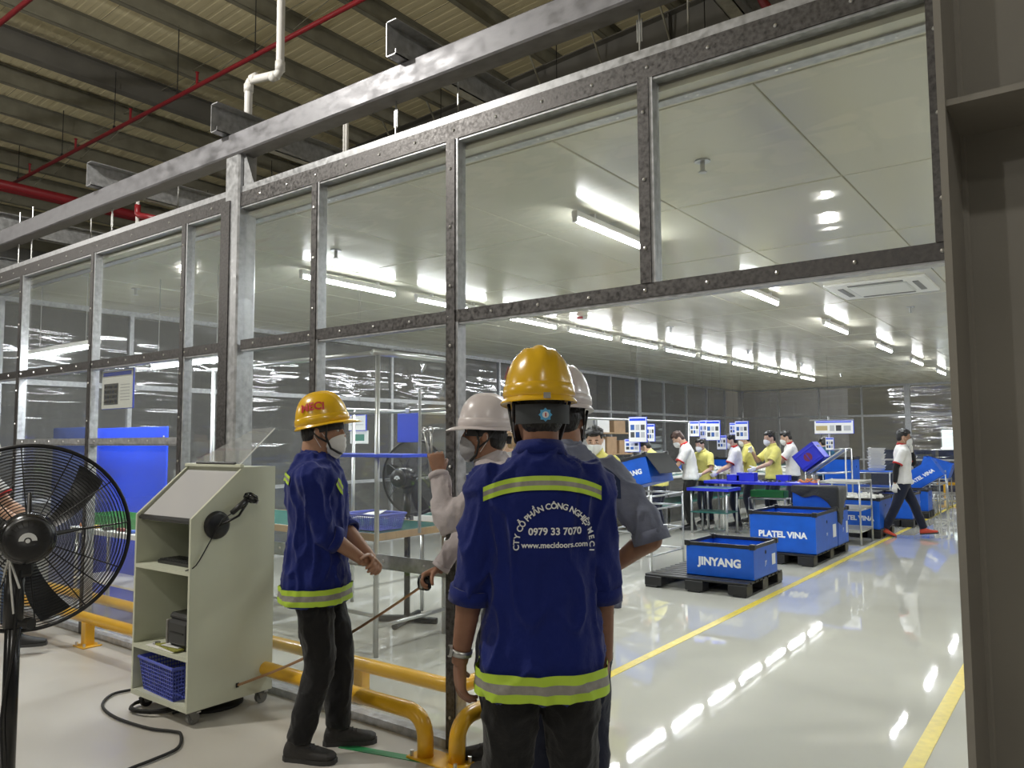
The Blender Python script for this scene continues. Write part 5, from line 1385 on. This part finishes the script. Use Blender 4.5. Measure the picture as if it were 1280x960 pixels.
bench('long bright blue work table behind the lettered boxes', -5.62, -3.62, 13.15, 13.75, .86, M_BLUE2, None, None, .05)
bench('long assembly bench with green mat running along the workshop', -7.35, -6.45, 9.2, 21.5, .90, M_WHITE, None, .35, .05, matm=M_MATG)
bench('assembly bench across the workshop behind the yellow shirt workers', -6.1, -4.95, 15.9, 16.5, .90, M_WHITE, None, .35, .05, matm=M_MATG)
for i, (lab, x, y) in enumerate([('purple blue bin at the left end of the blue table', -5.13, 13.36), ('purple blue bin beside another bin on the blue table', -4.90, 13.36), ('purple blue bin behind the tools on the blue table', -4.35, 13.62)]):
    t = thing('storage_bin', lab, 'bin', (x, y, .86), group='bins on the blue table')
    w, d, h = .22+.10*(i == 1), .16, .10+.04*(i == 1)
    for a in ((-w/2, w/2, -d/2, -d/2+.006), (-w/2, w/2, d/2-.006, d/2), (-w/2, -w/2+.006, -d/2, d/2), (w/2-.006, w/2, -d/2, d/2)): part('wall', MB().b6(*a, 0, h), M_BLUE2, t)
    part('floor_panel', MB().b6(-w/2, w/2, -d/2, d/2, 0, .005), M_BLUE2, t); part('rim', MB().tube([(-w/2, -d/2, h), (w/2, -d/2, h), (w/2, d/2, h), (-w/2, d/2, h)], .006, 6, closed=True), M_BLUE2, t)
heap('small orange part lying on the blue table', (-3.85, 13.40, .86), .36, .3, 34, M_ORANGE, (.02, .035), 'orange_part', 'orange parts on the blue table', hmax=.05)
heap('small dark tool lying on the blue table', (-4.4, 13.38, .86), .5, .3, 16, M_PRN, (.02, .05), 'hand_tool', 'dark tools on the blue table', 'tool', .02)
# tilted basket on its sloped stand
t = thing('sloped_stand', 'steel pipe stand with sloped shelf holding the tilted blue crate', 'rack', (-3.72, 13.98, 0), group='steel pipe racks')
for x in (-.30, .36):
    for y, h in ((-.2, 1.02 if x < 0 else 1.42), (.2, 1.02 if x < 0 else 1.42)): part('post', MB().cyl((x, y, 0), (x, y, h), .014, 8), M_ALU, t, True)
for y in (-.2, .2):
    part('sloped_tube', MB().cyl((-.30, y, .98), (.30, y, 1.40), .014, 8), M_ALU, t, True); part('cross_tube', MB().cyl((-.30, y, .98), (.36, y, 1.02), .012, 8), M_ALU, t, True); part('cross_tube', MB().cyl((.05, y, 1.40), (.36, y, 1.42), .012, 8), M_ALU, t, True)
part('sloped_shelf', MB().add([(-.30, -.2, .99), (.30, -.2, 1.41), (.30, .2, 1.41), (-.30, .2, .99), (-.30, -.2, 1.0), (.30, -.2, 1.42), (.30, .2, 1.42), (-.30, .2, 1.0)], [(3,2,1,0),(4,5,6,7),(0,1,5,4),(1,2,6,5),(2,3,7,6),(3,0,4,7)]), mat('pale_blue_sheet', (.25, .33, .6), .4), t)
cr = thing('plastic_crate', 'bright blue crate with dark red disc tilted on the sloped stand', 'crate', (-3.88, 13.98, 1.14))
cr.rotation_euler = (0, radians(-37), 0)
w, d, h = .44, .34, .34
part('front_panel', MB().b6(-w/2, w/2, -d/2, -d/2+.012, 0, h), M_BLUE2, cr); part('back_panel', MB().b6(-w/2, w/2, d/2-.012, d/2, 0, h), M_BLUE2, cr)
for sx in (-1, 1):
    part('side_panel', MB().b6(sx*w/2-.012*(sx > 0), sx*w/2+.012*(sx < 0), -d/2, d/2, 0, h), M_BLUE2, cr); part('grip_slot', MB().cbox((sx*(w/2+.001), 0, h*.72), (.006, .15, .045), .003), M_PRN, cr)
part('bottom_panel', MB().b6(-w/2, w/2, -d/2, d/2, 0, .012), M_BLUE2, cr)
part('red_disc', MB().cyl((0, -d/2-.003, h*.5), (0, -d/2+.001, h*.5), .075, 20), mat('dark_red_disc', (.16, .02, .06), .6), cr)
for z in (.06, .28): part('rib', MB().cbox((0, -d/2-.006, z), (w, .012, .02), .003), M_BLUE2, cr)
for x in (-.15, 0, .15): part('rib', MB().cbox((x, -d/2-.004, .17), (.014, .008, .2), .002), M_BLUE2, cr)
# chrome cart near the yellow line
pipe_rack('three shelf steel cart beside the yellow line', -3.42, -2.84, 12.38, 13.12, [.20, .52, .92], .955, mat('cart_shelf', (.42, .41, .36), .35), name='shelf_cart')
# right-hand rack with tilted box behind the walking man
pipe_rack('steel pipe rack holding the tilted box behind the walking man', -2.98, -2.66, 18.5, 19.4, [.25, .60, .86], .88)
tb2 = plastic_box('tilted blue plastic box lettered PLATEL VINA behind the walking man', (-2.84, 18.3, .62), .78, .42, .40, 'PLATEL VINA', .10, rz=0, rim=None)
tb2.rotation_euler = (0, radians(-33), 0)
pipe_rack('steel pipe rack under the tilted lettered box', -3.2, -2.7, 18.0, 18.46, [.25, .44], .45)
# trays, bins behind
for i in range(8):
    t = thing('white_tray', ORD[i]+' white tray from the bottom of the stack near the back', 'tray', (-3.6+.012*(i % 2), 17.2, .93+i*.058), group='stacked white trays')
    part('tray_shell', MB().loft([ering((0, 0, z), a, b, None, 16, 5) for z, a, b in ((0, .13, .10), (.05, .16, .13), (.056, .17, .14), (.052, .155, .125), (.008, .125, .095))]), M_PARTS, t)
    part('tab', MB().cbox((-.1, -.12, .06), (.05, .02, .025), .004), M_PARTS, t)
pipe_rack('steel pipe rack under the white trays', -4.05, -3.3, 16.9, 17.5, [.3, .6, .90], .92, M_BLUE)
pipe_rack('steel pipe rack with blue bin left of the white trays', -4.55, -4.1, 16.2, 16.8, [.3, .6, .9], 1.1, M_BLUE)
plastic_box('blue plastic box with dark rim behind the sloped stand', (-3.75, 15.1, .62), .5, .45, .62, None)
pipe_rack('steel pipe rack behind the sloped stand', -4.02, -3.48, 14.86, 15.34, [.2, .59], .61, M_BLUE)
plastic_box('blue tub on the rack left of the white trays', (-4.32, 16.5, .93), .40, .42, .26, None)
plastic_box('blue tub leaning on the rack right of the white trays', (-3.0, 19.2+1.0, .70), .6, .5, .4, None, rim=None, roll=radians(18), m=M_BLUE)
pipe_rack('low steel pipe rack under the leaning blue tub', -3.35, -2.7, 19.9, 20.5, [.3, .66], .68)
t = thing('storage_bin', 'green bin of small parts on the lower shelf behind the small blue edged table', 'bin', (-4.72, 13.95, .55)); 
for a in ((-.3, .3, -.13, -.12), (-.3, .3, .12, .13), (-.3, -.29, -.13, .13), (.29, .3, -.13, .13)): part('wall', MB().b6(*a, 0, .12), M_GREENB, t)
part('floor_panel', MB().b6(-.3, .3, -.13, .13, 0, .006), M_GREENB, t)
pipe_rack('low steel stand under the green bin', -5.05, -4.4, 13.82, 14.1, [.25, .53], .54)
# parts on the assembly benches
heap('white moulded part lying on the long assembly bench', (-6.75, 13.5, .907), .5, 7.5, 90, M_PARTS, (.06, .10), group='white parts on the long bench', hmax=.09)
heap('white moulded part lying on the cross bench', (-5.5, 16.2, .907), 1.0, .45, 30, M_PARTS, (.06, .10), group='white parts on the cross bench', hmax=.07)
for i, (x, y) in enumerate([(-7.0, 11.6), (-7.05, 14.6), (-7.05, 16.2), (-7.05, 17.6)]):
    plastic_box(['blue tub on the long bench nearest the wooden counter', 'blue tub on the long bench beside the crouching worker', 'blue tub on the long bench past the crouching worker', 'farthest blue tub on the long bench'][i], (x, y, .907), .46, .5, .24, None)
bench('brown wooden packing counter near the left wall', -8.1, -7.5, 13.7, 15.8, .98, M_WOOD, None, None, .06)
rk = thing('storage_rack', 'open storage rack with cartons near the left wall', 'rack', (-8.6, 14.6, 0))
for x in (-.35, .35):
    for y in (-.8, .8): part('post', MB().b6(x-.02, x+.02, y-.02, y+.02, 0, 2.0), M_GALV, rk)
for z in (.35, .85, 1.30, 1.75): part('shelf', MB().b6(-.37, .37, -.82, .82, z-.03, z), M_WOOD, rk)
for i, (y, z, w, h, m) in enumerate([(-.5, .85, .4, .3, M_CARD), (0, .85, .45, .34, M_CARD), (.5, .85, .4, .26, M_PAPER), (-.45, 1.30, .4, .3, M_PAPER), (.05, 1.30, .42, .36, M_CARD), (.55, 1.30, .35, .28, M_CARD), (-.3, 1.75, .5, .3, M_PAPER), (.4, 1.75, .5, .26, M_CARD)]):
    t = thing('carton', ['brown carton at the left of the lower rack shelf', 'brown carton in the middle of the lower rack shelf', 'white carton at the right of the lower rack shelf', 'white carton on the middle rack shelf', 'tall brown carton on the middle rack shelf', 'small brown carton on the middle rack shelf', 'white carton on top of the storage rack', 'brown carton on top of the storage rack'][i], 'carton', (-8.55, 14.6+y, z), group='cartons on the storage rack')
    part('carton_body', MB().cbox((0, 0, h/2), (.45, w, h), .004), m, t); part('tape', MB().b6(-.226, .226, -.025, .025, h-.0005, h+.001), M_PAPER if m is M_CARD else M_CARD, t)
# overhead pipe with notices
hp = thing('notice_pipe', 'long horizontal steel pipe over the assembly bench carrying notices', 'pipe', (-6.0, 0, 0))
zt = 1.915
part('pipe', MB().cyl((0, 5.2, zt), (0, 13.6, zt), .018, 10), M_ALU, hp, True)
for y in (5.3, 9.1, 13.4): part('post', MB().cyl((0, y, 0), (0, y, zt), .018, 10), M_ALU, hp, True)
M_N = [M_PRINTD, M_PRINTB, M_PRINTG]
def notice(label, px, py, w, h, Y, kind=0, name='notice_sheet'):
    p = aty(px, py, Y)
    bl = []
    for i in range(3):
        for j in range(2): bl.append((.10+i*.29, .32+i*.29, .18+j*.30, .40+j*.30, M_N[(i+j+kind) % 3]))
    return doc(name, label, (p.x, p.y, p.z), w, h, 'x', bl, group='notices over the benches', rz=radians(18), wire=ZC)
DN = [('blue headed notice with pictures over the wooden counter', 797, 537, .26, .36, 10.2), ('white notice hanging below the blue headed notice', 790, 557, .22, .18, 10.25), ('small notice at the left of the crouching worker', 813, 541, .14, .30, 12.3),
      ('plain notice above the crouching worker', 868, 536, .16, .26, 12.9), ('blue headed notice above the crouching worker', 891, 538, .24, .34, 13.0), ('narrow notice beside the blue headed one', 879, 537, .12, .32, 13.2),
      ('slanted notice above the pair of workers', 927, 538, .22, .32, 13.4), ('pale notice left of the slanted one', 917, 536, .14, .2, 13.5), ('small notice low beside the crouching worker', 902, 553, .16, .24, 13.3)]
for q in DN: notice(*q)
p = aty(1042, 534, 15.4)
bl = [(.04, .34, .25, .62, M_PRINTO), (.40, .52, .2, .65, M_PRINTG), (.56, .70, .2, .65, M_PRINTD), (.76, .94, .22, .62, M_PRINTG)]
d_ = doc('work_instruction_board', 'wide white instruction board hanging over the right end of the line', (p.x, p.y, p.z), .70, .24, 'x', bl)
notice('small white sheet hanging under the wide instruction board', 1037, 555, .14, .24, 15.4)
st = thing('board_stand', 'steel post stand holding the wide instruction board', 'stand', (p.x-.1, p.y+.05, 0))
part('post', MB().cyl((0, 0, 0), (0, 0, p.z+.2), .016, 8), M_ALU, st, True); part('foot_bar', MB().cyl((-.3, 0, .015), (.3, 0, .015), .015, 8), M_ALU, st)
part('arm', MB().cyl((-.35, 0, p.z+.14), (.45, 0, p.z+.14), .012, 8), M_ALU, st)

# ---- left benches behind the panes
def on_plane(x0, y0, x1, y1, Y):
    a = aty(x0, y1, Y); b = aty(x1, y0, Y); return a.x, b.x, a.z, b.z
x0, x1, z0, z1 = on_plane(112, 533, 210, 745, 3.98)
t = thing('screen_board', 'tall bright blue plastic board behind the left panes', 'board', ((x0+x1)/2, 3.98, 0))
part('sheet', MB().cbox((0, 0, z1/2), (x1-x0, .02, z1), .004), M_BLUEB, t)
part('foot', MB().b6(-(x1-x0)/2+.05, -(x1-x0)/2+.09, -.18, .18, 0, .03), M_GALV, t); part('foot', MB().b6((x1-x0)/2-.09, (x1-x0)/2-.05, -.18, .18, 0, .03), M_GALV, t)
for sx in (-1, 1): part('bolt', MB().ell((sx*((x1-x0)/2-.05), -.013, z1-.1), (.014, .006, .014), 8, 4), M_BOLT, t)
x0, x1, z0, z1 = on_plane(62, 534, 108, 700, 3.72)
t = thing('screen_board', 'darker blue plastic board left of the tall blue board', 'board', ((x0+x1)/2, 3.72, 0))
part('sheet', MB().cbox((0, 0, z1/2), (x1-x0, .02, z1), .004), M_NAVYB, t); part('foot', MB().b6(-.02, .02, -.18, .18, 0, .03), M_GALV, t)
bench('pale bench with green tray behind the guard rail at the left', -7.9, -5.75, 3.43, 3.83, .80, M_WHITE, None, .32, .05)
t = thing('parts_tray', 'long green tray of small parts on the left bench', 'tray', (-6.85, 3.68, .80))
for a in ((-.95, .95, -.16, -.15), (-.95, .95, .15, .16), (-.95, -.94, -.16, .16), (.94, .95, -.16, .16)): part('wall', MB().b6(*a, 0, .12), M_GREENB, t)
part('floor_panel', MB().b6(-.95, .95, -.16, .16, 0, .006), M_GREENB, t)
for i, m in enumerate([M_ORANGE, M_YELLOW, M_PRN, M_RED, M_BLUE, M_LIME, M_PRN, M_WHITE]):
    t = thing('hand_tool', ['orange', 'yellow', 'black', 'red', 'blue', 'lime green', 'dark', 'white'][i]+' handled tool lying on the left bench', 'tool', (-7.7+i*.24, 3.49, .80), radians(20+40*(i % 3)), 'tools on the left bench')
    part('handle', MB().tube([(-.07, 0, .018), (0, 0, .018), (.02, 0, .018)], [.016, .017, .010], 8), m, t, True); part('shaft', MB().cyl((.02, 0, .018), (.11, 0, .018), .006, 8), M_ALU, t)
# ---- mid bench with rack, fan, basket
bench('bench with green mat and wooden edge behind the man with clasped hands', -6.9, -4.36, 4.08, 4.95, .895, M_WOOD, M_WOOD, None, .045, matm=M_MATG)
bench('side bench with green mat beside the inner fan', -5.2, -4.36, 5.36, 5.9, .895, M_WOOD, M_WHITE, None, .045, matm=M_MATG)
fr_ = thing('pipe_gantry', 'tall steel pipe frame standing over the green bench', 'frame', (-4.33, 4.06, 0))
part('post', MB().cyl((0, 0, 0), (0, 0, 2.29), .019, 12), M_ALU, fr_, True); part('post', MB().cyl((-2.2, 0, 0), (-2.2, 0, 2.29), .019, 12), M_ALU, fr_, True)
part('post', MB().cyl((0, .86, 0), (0, .86, 1.88), .019, 12), M_ALU, fr_, True)
part('top_tube', MB().cyl((-2.3, 0, 2.27), (.0, 0, 2.27), .019, 12), M_ALU, fr_, True); part('top_arm', MB().cyl((0, -.05, 2.27), (0, .95, 2.27), .024, 12), M_ALU, fr_, True)
part('arm_cap', MB().cyl((0, .93, 2.27), (0, .97, 2.27), .03, 12), M_WHITE, fr_, True); part('hook_clip', MB().tube([(0, .45, 2.27), (.02, .47, 2.20), (-.02, .5, 2.16), (0, .53, 2.22)], .012, 8), M_ACRYL, fr_, True)
part('cross_tube', MB().cyl((0, 0, .30), (-2.2, 0, .30), .016, 10), M_ALU, fr_, True); part('cross_tube', MB().cyl((0, 0, .22), (0, .86, .22), .016, 10), M_ALU, fr_, True); part('cross_tube', MB().cyl((-1.5, .86, 1.86), (.5, .86, 1.86), .016, 10), M_ALU, fr_, True)
x0, x1, z0, z1 = on_plane(497, 516, 523, 553, 4.905)
t = thing('hanging_sheet', 'blank bright blue sheet hanging on the pipe frame', 'sheet', ((x0+x1)/2, 4.905, (z0+z1)/2)); part('sheet', MB().cbox((0, 0, 0), (x1-x0, .012, z1-z0), .003), M_BLUEB, t); part('clip', MB().cbox((0, 0, (z1-z0)/2+.02), (.05, .02, .05), .004), M_ALU, t)
x0, x1, z0, z1 = on_plane(436, 516, 457, 538, 5.6)
doc('instruction_sheet', 'white instruction sheet with blue heading beside the yellow helmet', ((x0+x1)/2, 5.6, (z0+z1)/2), x1-x0, z1-z0, 'x', [(.1, .9, .5, .54, M_PRINTG), (.1, .9, .3, .34, M_PRINTG)], wire=ZC)
x0, x1, z0, z1 = on_plane(438, 539, 459, 554, 5.62)
doc('instruction_sheet', 'white sheet with green picture beside the yellow helmet', ((x0+x1)/2, 5.62, (z0+z1)/2), x1-x0, z1-z0, 'x', [(.3, .85, .2, .75, M_PRINTGR)], head=False, frame=M_PAPER, wire=ZC)
p = atd(455, 569, 6.0)
t = thing('bench_shelf', 'blue edged shelf above the green bench', 'shelf', (p.x, p.y, p.z)); part('board', MB().cbox((0, 0, 0), (1.1, .28, .025), .004), M_BLUEB, t)
for x in (-.5, .5): part('upright', MB().cyl((x, .1, -p.z+.915), (x, .1, .5), .012, 8), M_ALU, t)
basket((-4.62, 4.30, .905), .40, .32, .12, M_BASKET, 'lilac blue basket on the green bench', 0)
t = thing('paper_stack', 'crumpled white paper lying in the lilac basket on the bench', 'paper', (-4.70, 4.32, .98)); part('sheet', MB().add([(-.12, -.08, .0), (.12, -.07, .01), (.10, .1, .06), (-.1, .09, .03), (-.12, -.08, .004), (.12, -.07, .014), (.10, .1, .064), (-.1, .09, .034)], [(3,2,1,0),(4,5,6,7),(0,1,5,4),(1,2,6,5),(2,3,7,6),(3,0,4,7)]), M_PAPER, t)
solo('plastic_tray', MB().loft([ering((0, 0, z), a, b, None, 16, 6) for z, a, b in ((0, .34, .17), (.06, .38, .2), (.066, .385, .205), (.062, .37, .19), (.008, .33, .16))]), M_LIME, 'lime green and white tray on the side bench', 'tray', (-4.75, 5.62, .905))
fan((-4.93, 4.99, 0), (-4.93, 5.0, 1.27), (-.2, .98, 0), .335, 'smaller black pedestal fan inside the workshop behind the panes', False, .28, .011)
# ---- beyond the back wall
for i in range(7):
    x = -5.25+(i % 2)*.9+(1.9 if i > 3 else 0); z = (i//2 if i < 4 else (i-4)//2)*.62
    plastic_box(['lower left', 'lower right', 'upper left', 'upper right', 'low left', 'low right', 'stacked'][i]+' navy crate of the '+('taller' if i < 4 else 'shorter')+' pile behind the far partition', (x, 26.6, z+.0), .82, .7, .6, None, rim=None, m=M_NAVYB)
rail('yellow guard rail in front of the far partition', [(-3.6, 24.6, RZ+.1), (1.2, 24.6, RZ+.1)], [(-3.4, 24.6, RZ+.1), (1.0, 24.6, RZ+.1)])
wn = obj('window_1', None, kind='structure', label='bright lit window beyond the far partition', cat='window')
x0, x1, z0, z1 = on_plane(1178, 537, 1198, 562, 30.0)
part('pane', MB().b6(x0, x1, 30.0, 30.02, z0, z1), mat_emit('daylight_pane', (.85, 1, .95), 1.6), wn)
for a in ((x0-.05, x1+.05, z0-.05, z0), (x0-.05, x1+.05, z1, z1+.05), (x0-.05, x0, z0, z1), (x1, x1+.05, z0, z1)): part('window_frame', MB().b6(a[0], a[1], 29.97, 30.03, a[2], a[3]), M_WHITE, wn)
part('sill_wall', MB().b6(x0-3, x1+3, 30.04, 30.14, 0, 4.2), mat('far_wall_paint', (.45, .44, .40), .7), wn)
# ------------------------------------------------------------------ workers in the workshop
def at_floor(px, D):
    p = atd(px, 550, D); return (p.x, p.y, 0)
G1 = 'workers at the assembly line'
wk = dict(glove=M_GLOVE, vox=.016, hand_vox=.008, mask=M_MASKW, kn=True, sleeve='short', folds=.005, group=G1, trouser=M_NAVY)
left = -rv; toward = -fv
person('woman with tied light brown hair and mask seen over the blue jacket shoulder', at_floor(633, 7.9), hd_of(left), h=1.66, head=(0, 6), top_mat=M_GREYV, hair=M_HAIRB, hstyle='tied', lw=(-.15, .3, .98), rw=(.15, .3, .98), **{**wk, 'sleeve': 'long', 'kn': False})
person('masked man in yellow polo looking down behind the grey-shirt man', at_floor(745, 7.6), hd_of(toward+left*.25), h=1.70, lean=6, head=(0, 22), top_mat=M_POLOY, lw=(-.15, .3, .98), rw=(.15, .3, .98), **wk)
person('man in white polo with red collar bending over the assembly bench', at_floor(862, 13.8), hd_of(left+fv*.1), h=1.74, lean=20, head=(0, 38), top_mat=M_POLOW, trim=M_REDTRIM, hair=M_HAIRR, lw=(-.12, .42, .98), rw=(.14, .40, 1.0), **{**wk, 'glove': None, 'trouser': M_JEANS})
person('worker in yellow polo bent low over the wooden counter', at_floor(824, 13.0), hd_of(left+fv*.5), h=1.62, lean=34, head=(0, 30), top_mat=M_POLOY, lw=(-.15, .45, .98), rw=(.15, .45, .98), **wk)
person('crouching masked worker in yellow polo behind the blue tubs', at_floor(882, 14.7), hd_of(left+toward*.7), h=1.60, lean=22, head=(0, 15), top_mat=M_POLOY, lw=(-.2, .38, 1.0), rw=(.2, .38, 1.0), **wk)
person('man in white polo with red collar and cuffs at the blue table', at_floor(920, 14.3), hd_of(left+fv*.25), h=1.66, lean=8, head=(0, 14), top_mat=M_POLOW, trim=M_REDTRIM, lw=(-.16, .36, 1.0), rw=(.16, .36, 1.0), **wk)
person('man in yellow polo standing just behind the red collared man', at_floor(937, 15.0), hd_of(left+fv*.35), h=1.69, lean=9, head=(0, 14), top_mat=M_POLOY, lw=(-.16, .38, 1.0), rw=(.16, .38, 1.0), **wk)
person('masked worker in yellow polo raising a gloved hand', at_floor(966, 14.25), hd_of(left+toward*.1), h=1.70, lean=4, head=(0, 10), top_mat=M_POLOY, lw=(-.16, .40, 1.06), rw=(.10, .36, 1.36), rel=(.5, -.2, -1), **wk)
person('man in white polo behind the tilted bright blue crate', at_floor(990, 15.2), hd_of(left+fv*.3), h=1.72, lean=10, head=(0, 18), top_mat=M_POLOW, trim=M_REDTRIM, lw=(-.16, .40, .98), rw=(.16, .38, .98), **wk)
person('person in teal shirt seen from behind near the white trays', at_floor(1031, 16.6), hd_of(fv), h=1.58, lean=8, head=(0, 15), top_mat=M_TEAL, lw=(-.16, .36, 1.0), rw=(.16, .36, 1.0), **wk)
# the walking man
wk2 = dict(wk); wk2['group'] = None
P = person('walking man in white polo, black arm sleeves and orange shoes, touching his mask', (-2.53, 13.95, 0), hd_of(rv+toward*.38), h=1.70, lean=2, head=(0, 6), top_mat=M_POLOW, trim=M_REDTRIM, shoe=M_SHOER, skinm=M_SKIN_A,
    rw=(.22, -.14, .87), rel=(.5, -1, 0), lw=(-.075, .155, 1.385), lel=(-.5, .3, -1), lhand=dict(d=(.35, -.05, 1), pn=(.2, -1, .2), curl=(25, 30, 25), th=(1, 0, .2)), ra=(.08, -.30, .12), la=(-.08, .30, .09), knees=((0, 1, 0), (0, 1, 0)), foot_pitch=(-.35, .12), **wk2)
for q in (1, -1):
    Sv, e, w = P['arms'][q]
    pts, rad = smooth_path([Sv.lerp(e, .70), e, e.lerp(w, .4), e.lerp(w, .95)], [.052, .047, .045, .034], 4)
    part('arm_sleeve', MB().tube(pts, rad, 12), M_SLEEVE, P['root'], True)
HT, s = P['HT'], P['s']
gl = MB()
for q in (-1, 1): gl.tube([tuple(HT @ (Vector((q*.033+.024*cos(a), .104, .112+.017*sin(a)))*s)) for a in [2*pi*k/14 for k in range(14)]], .0022, 5, closed=True).tube([tuple(HT @ (Vector((q*.057, .104, .115))*s)), tuple(HT @ (Vector((q*.082, .0, .112))*s))], .0022, 5)
gl.tube([tuple(HT @ (Vector((-.010, .105, .115))*s)), tuple(HT @ (Vector((.010, .105, .115))*s))], .0022, 5)
part('glasses', gl, M_BLACK, P['root'])
bpy.data.scenes.remove(TMP)
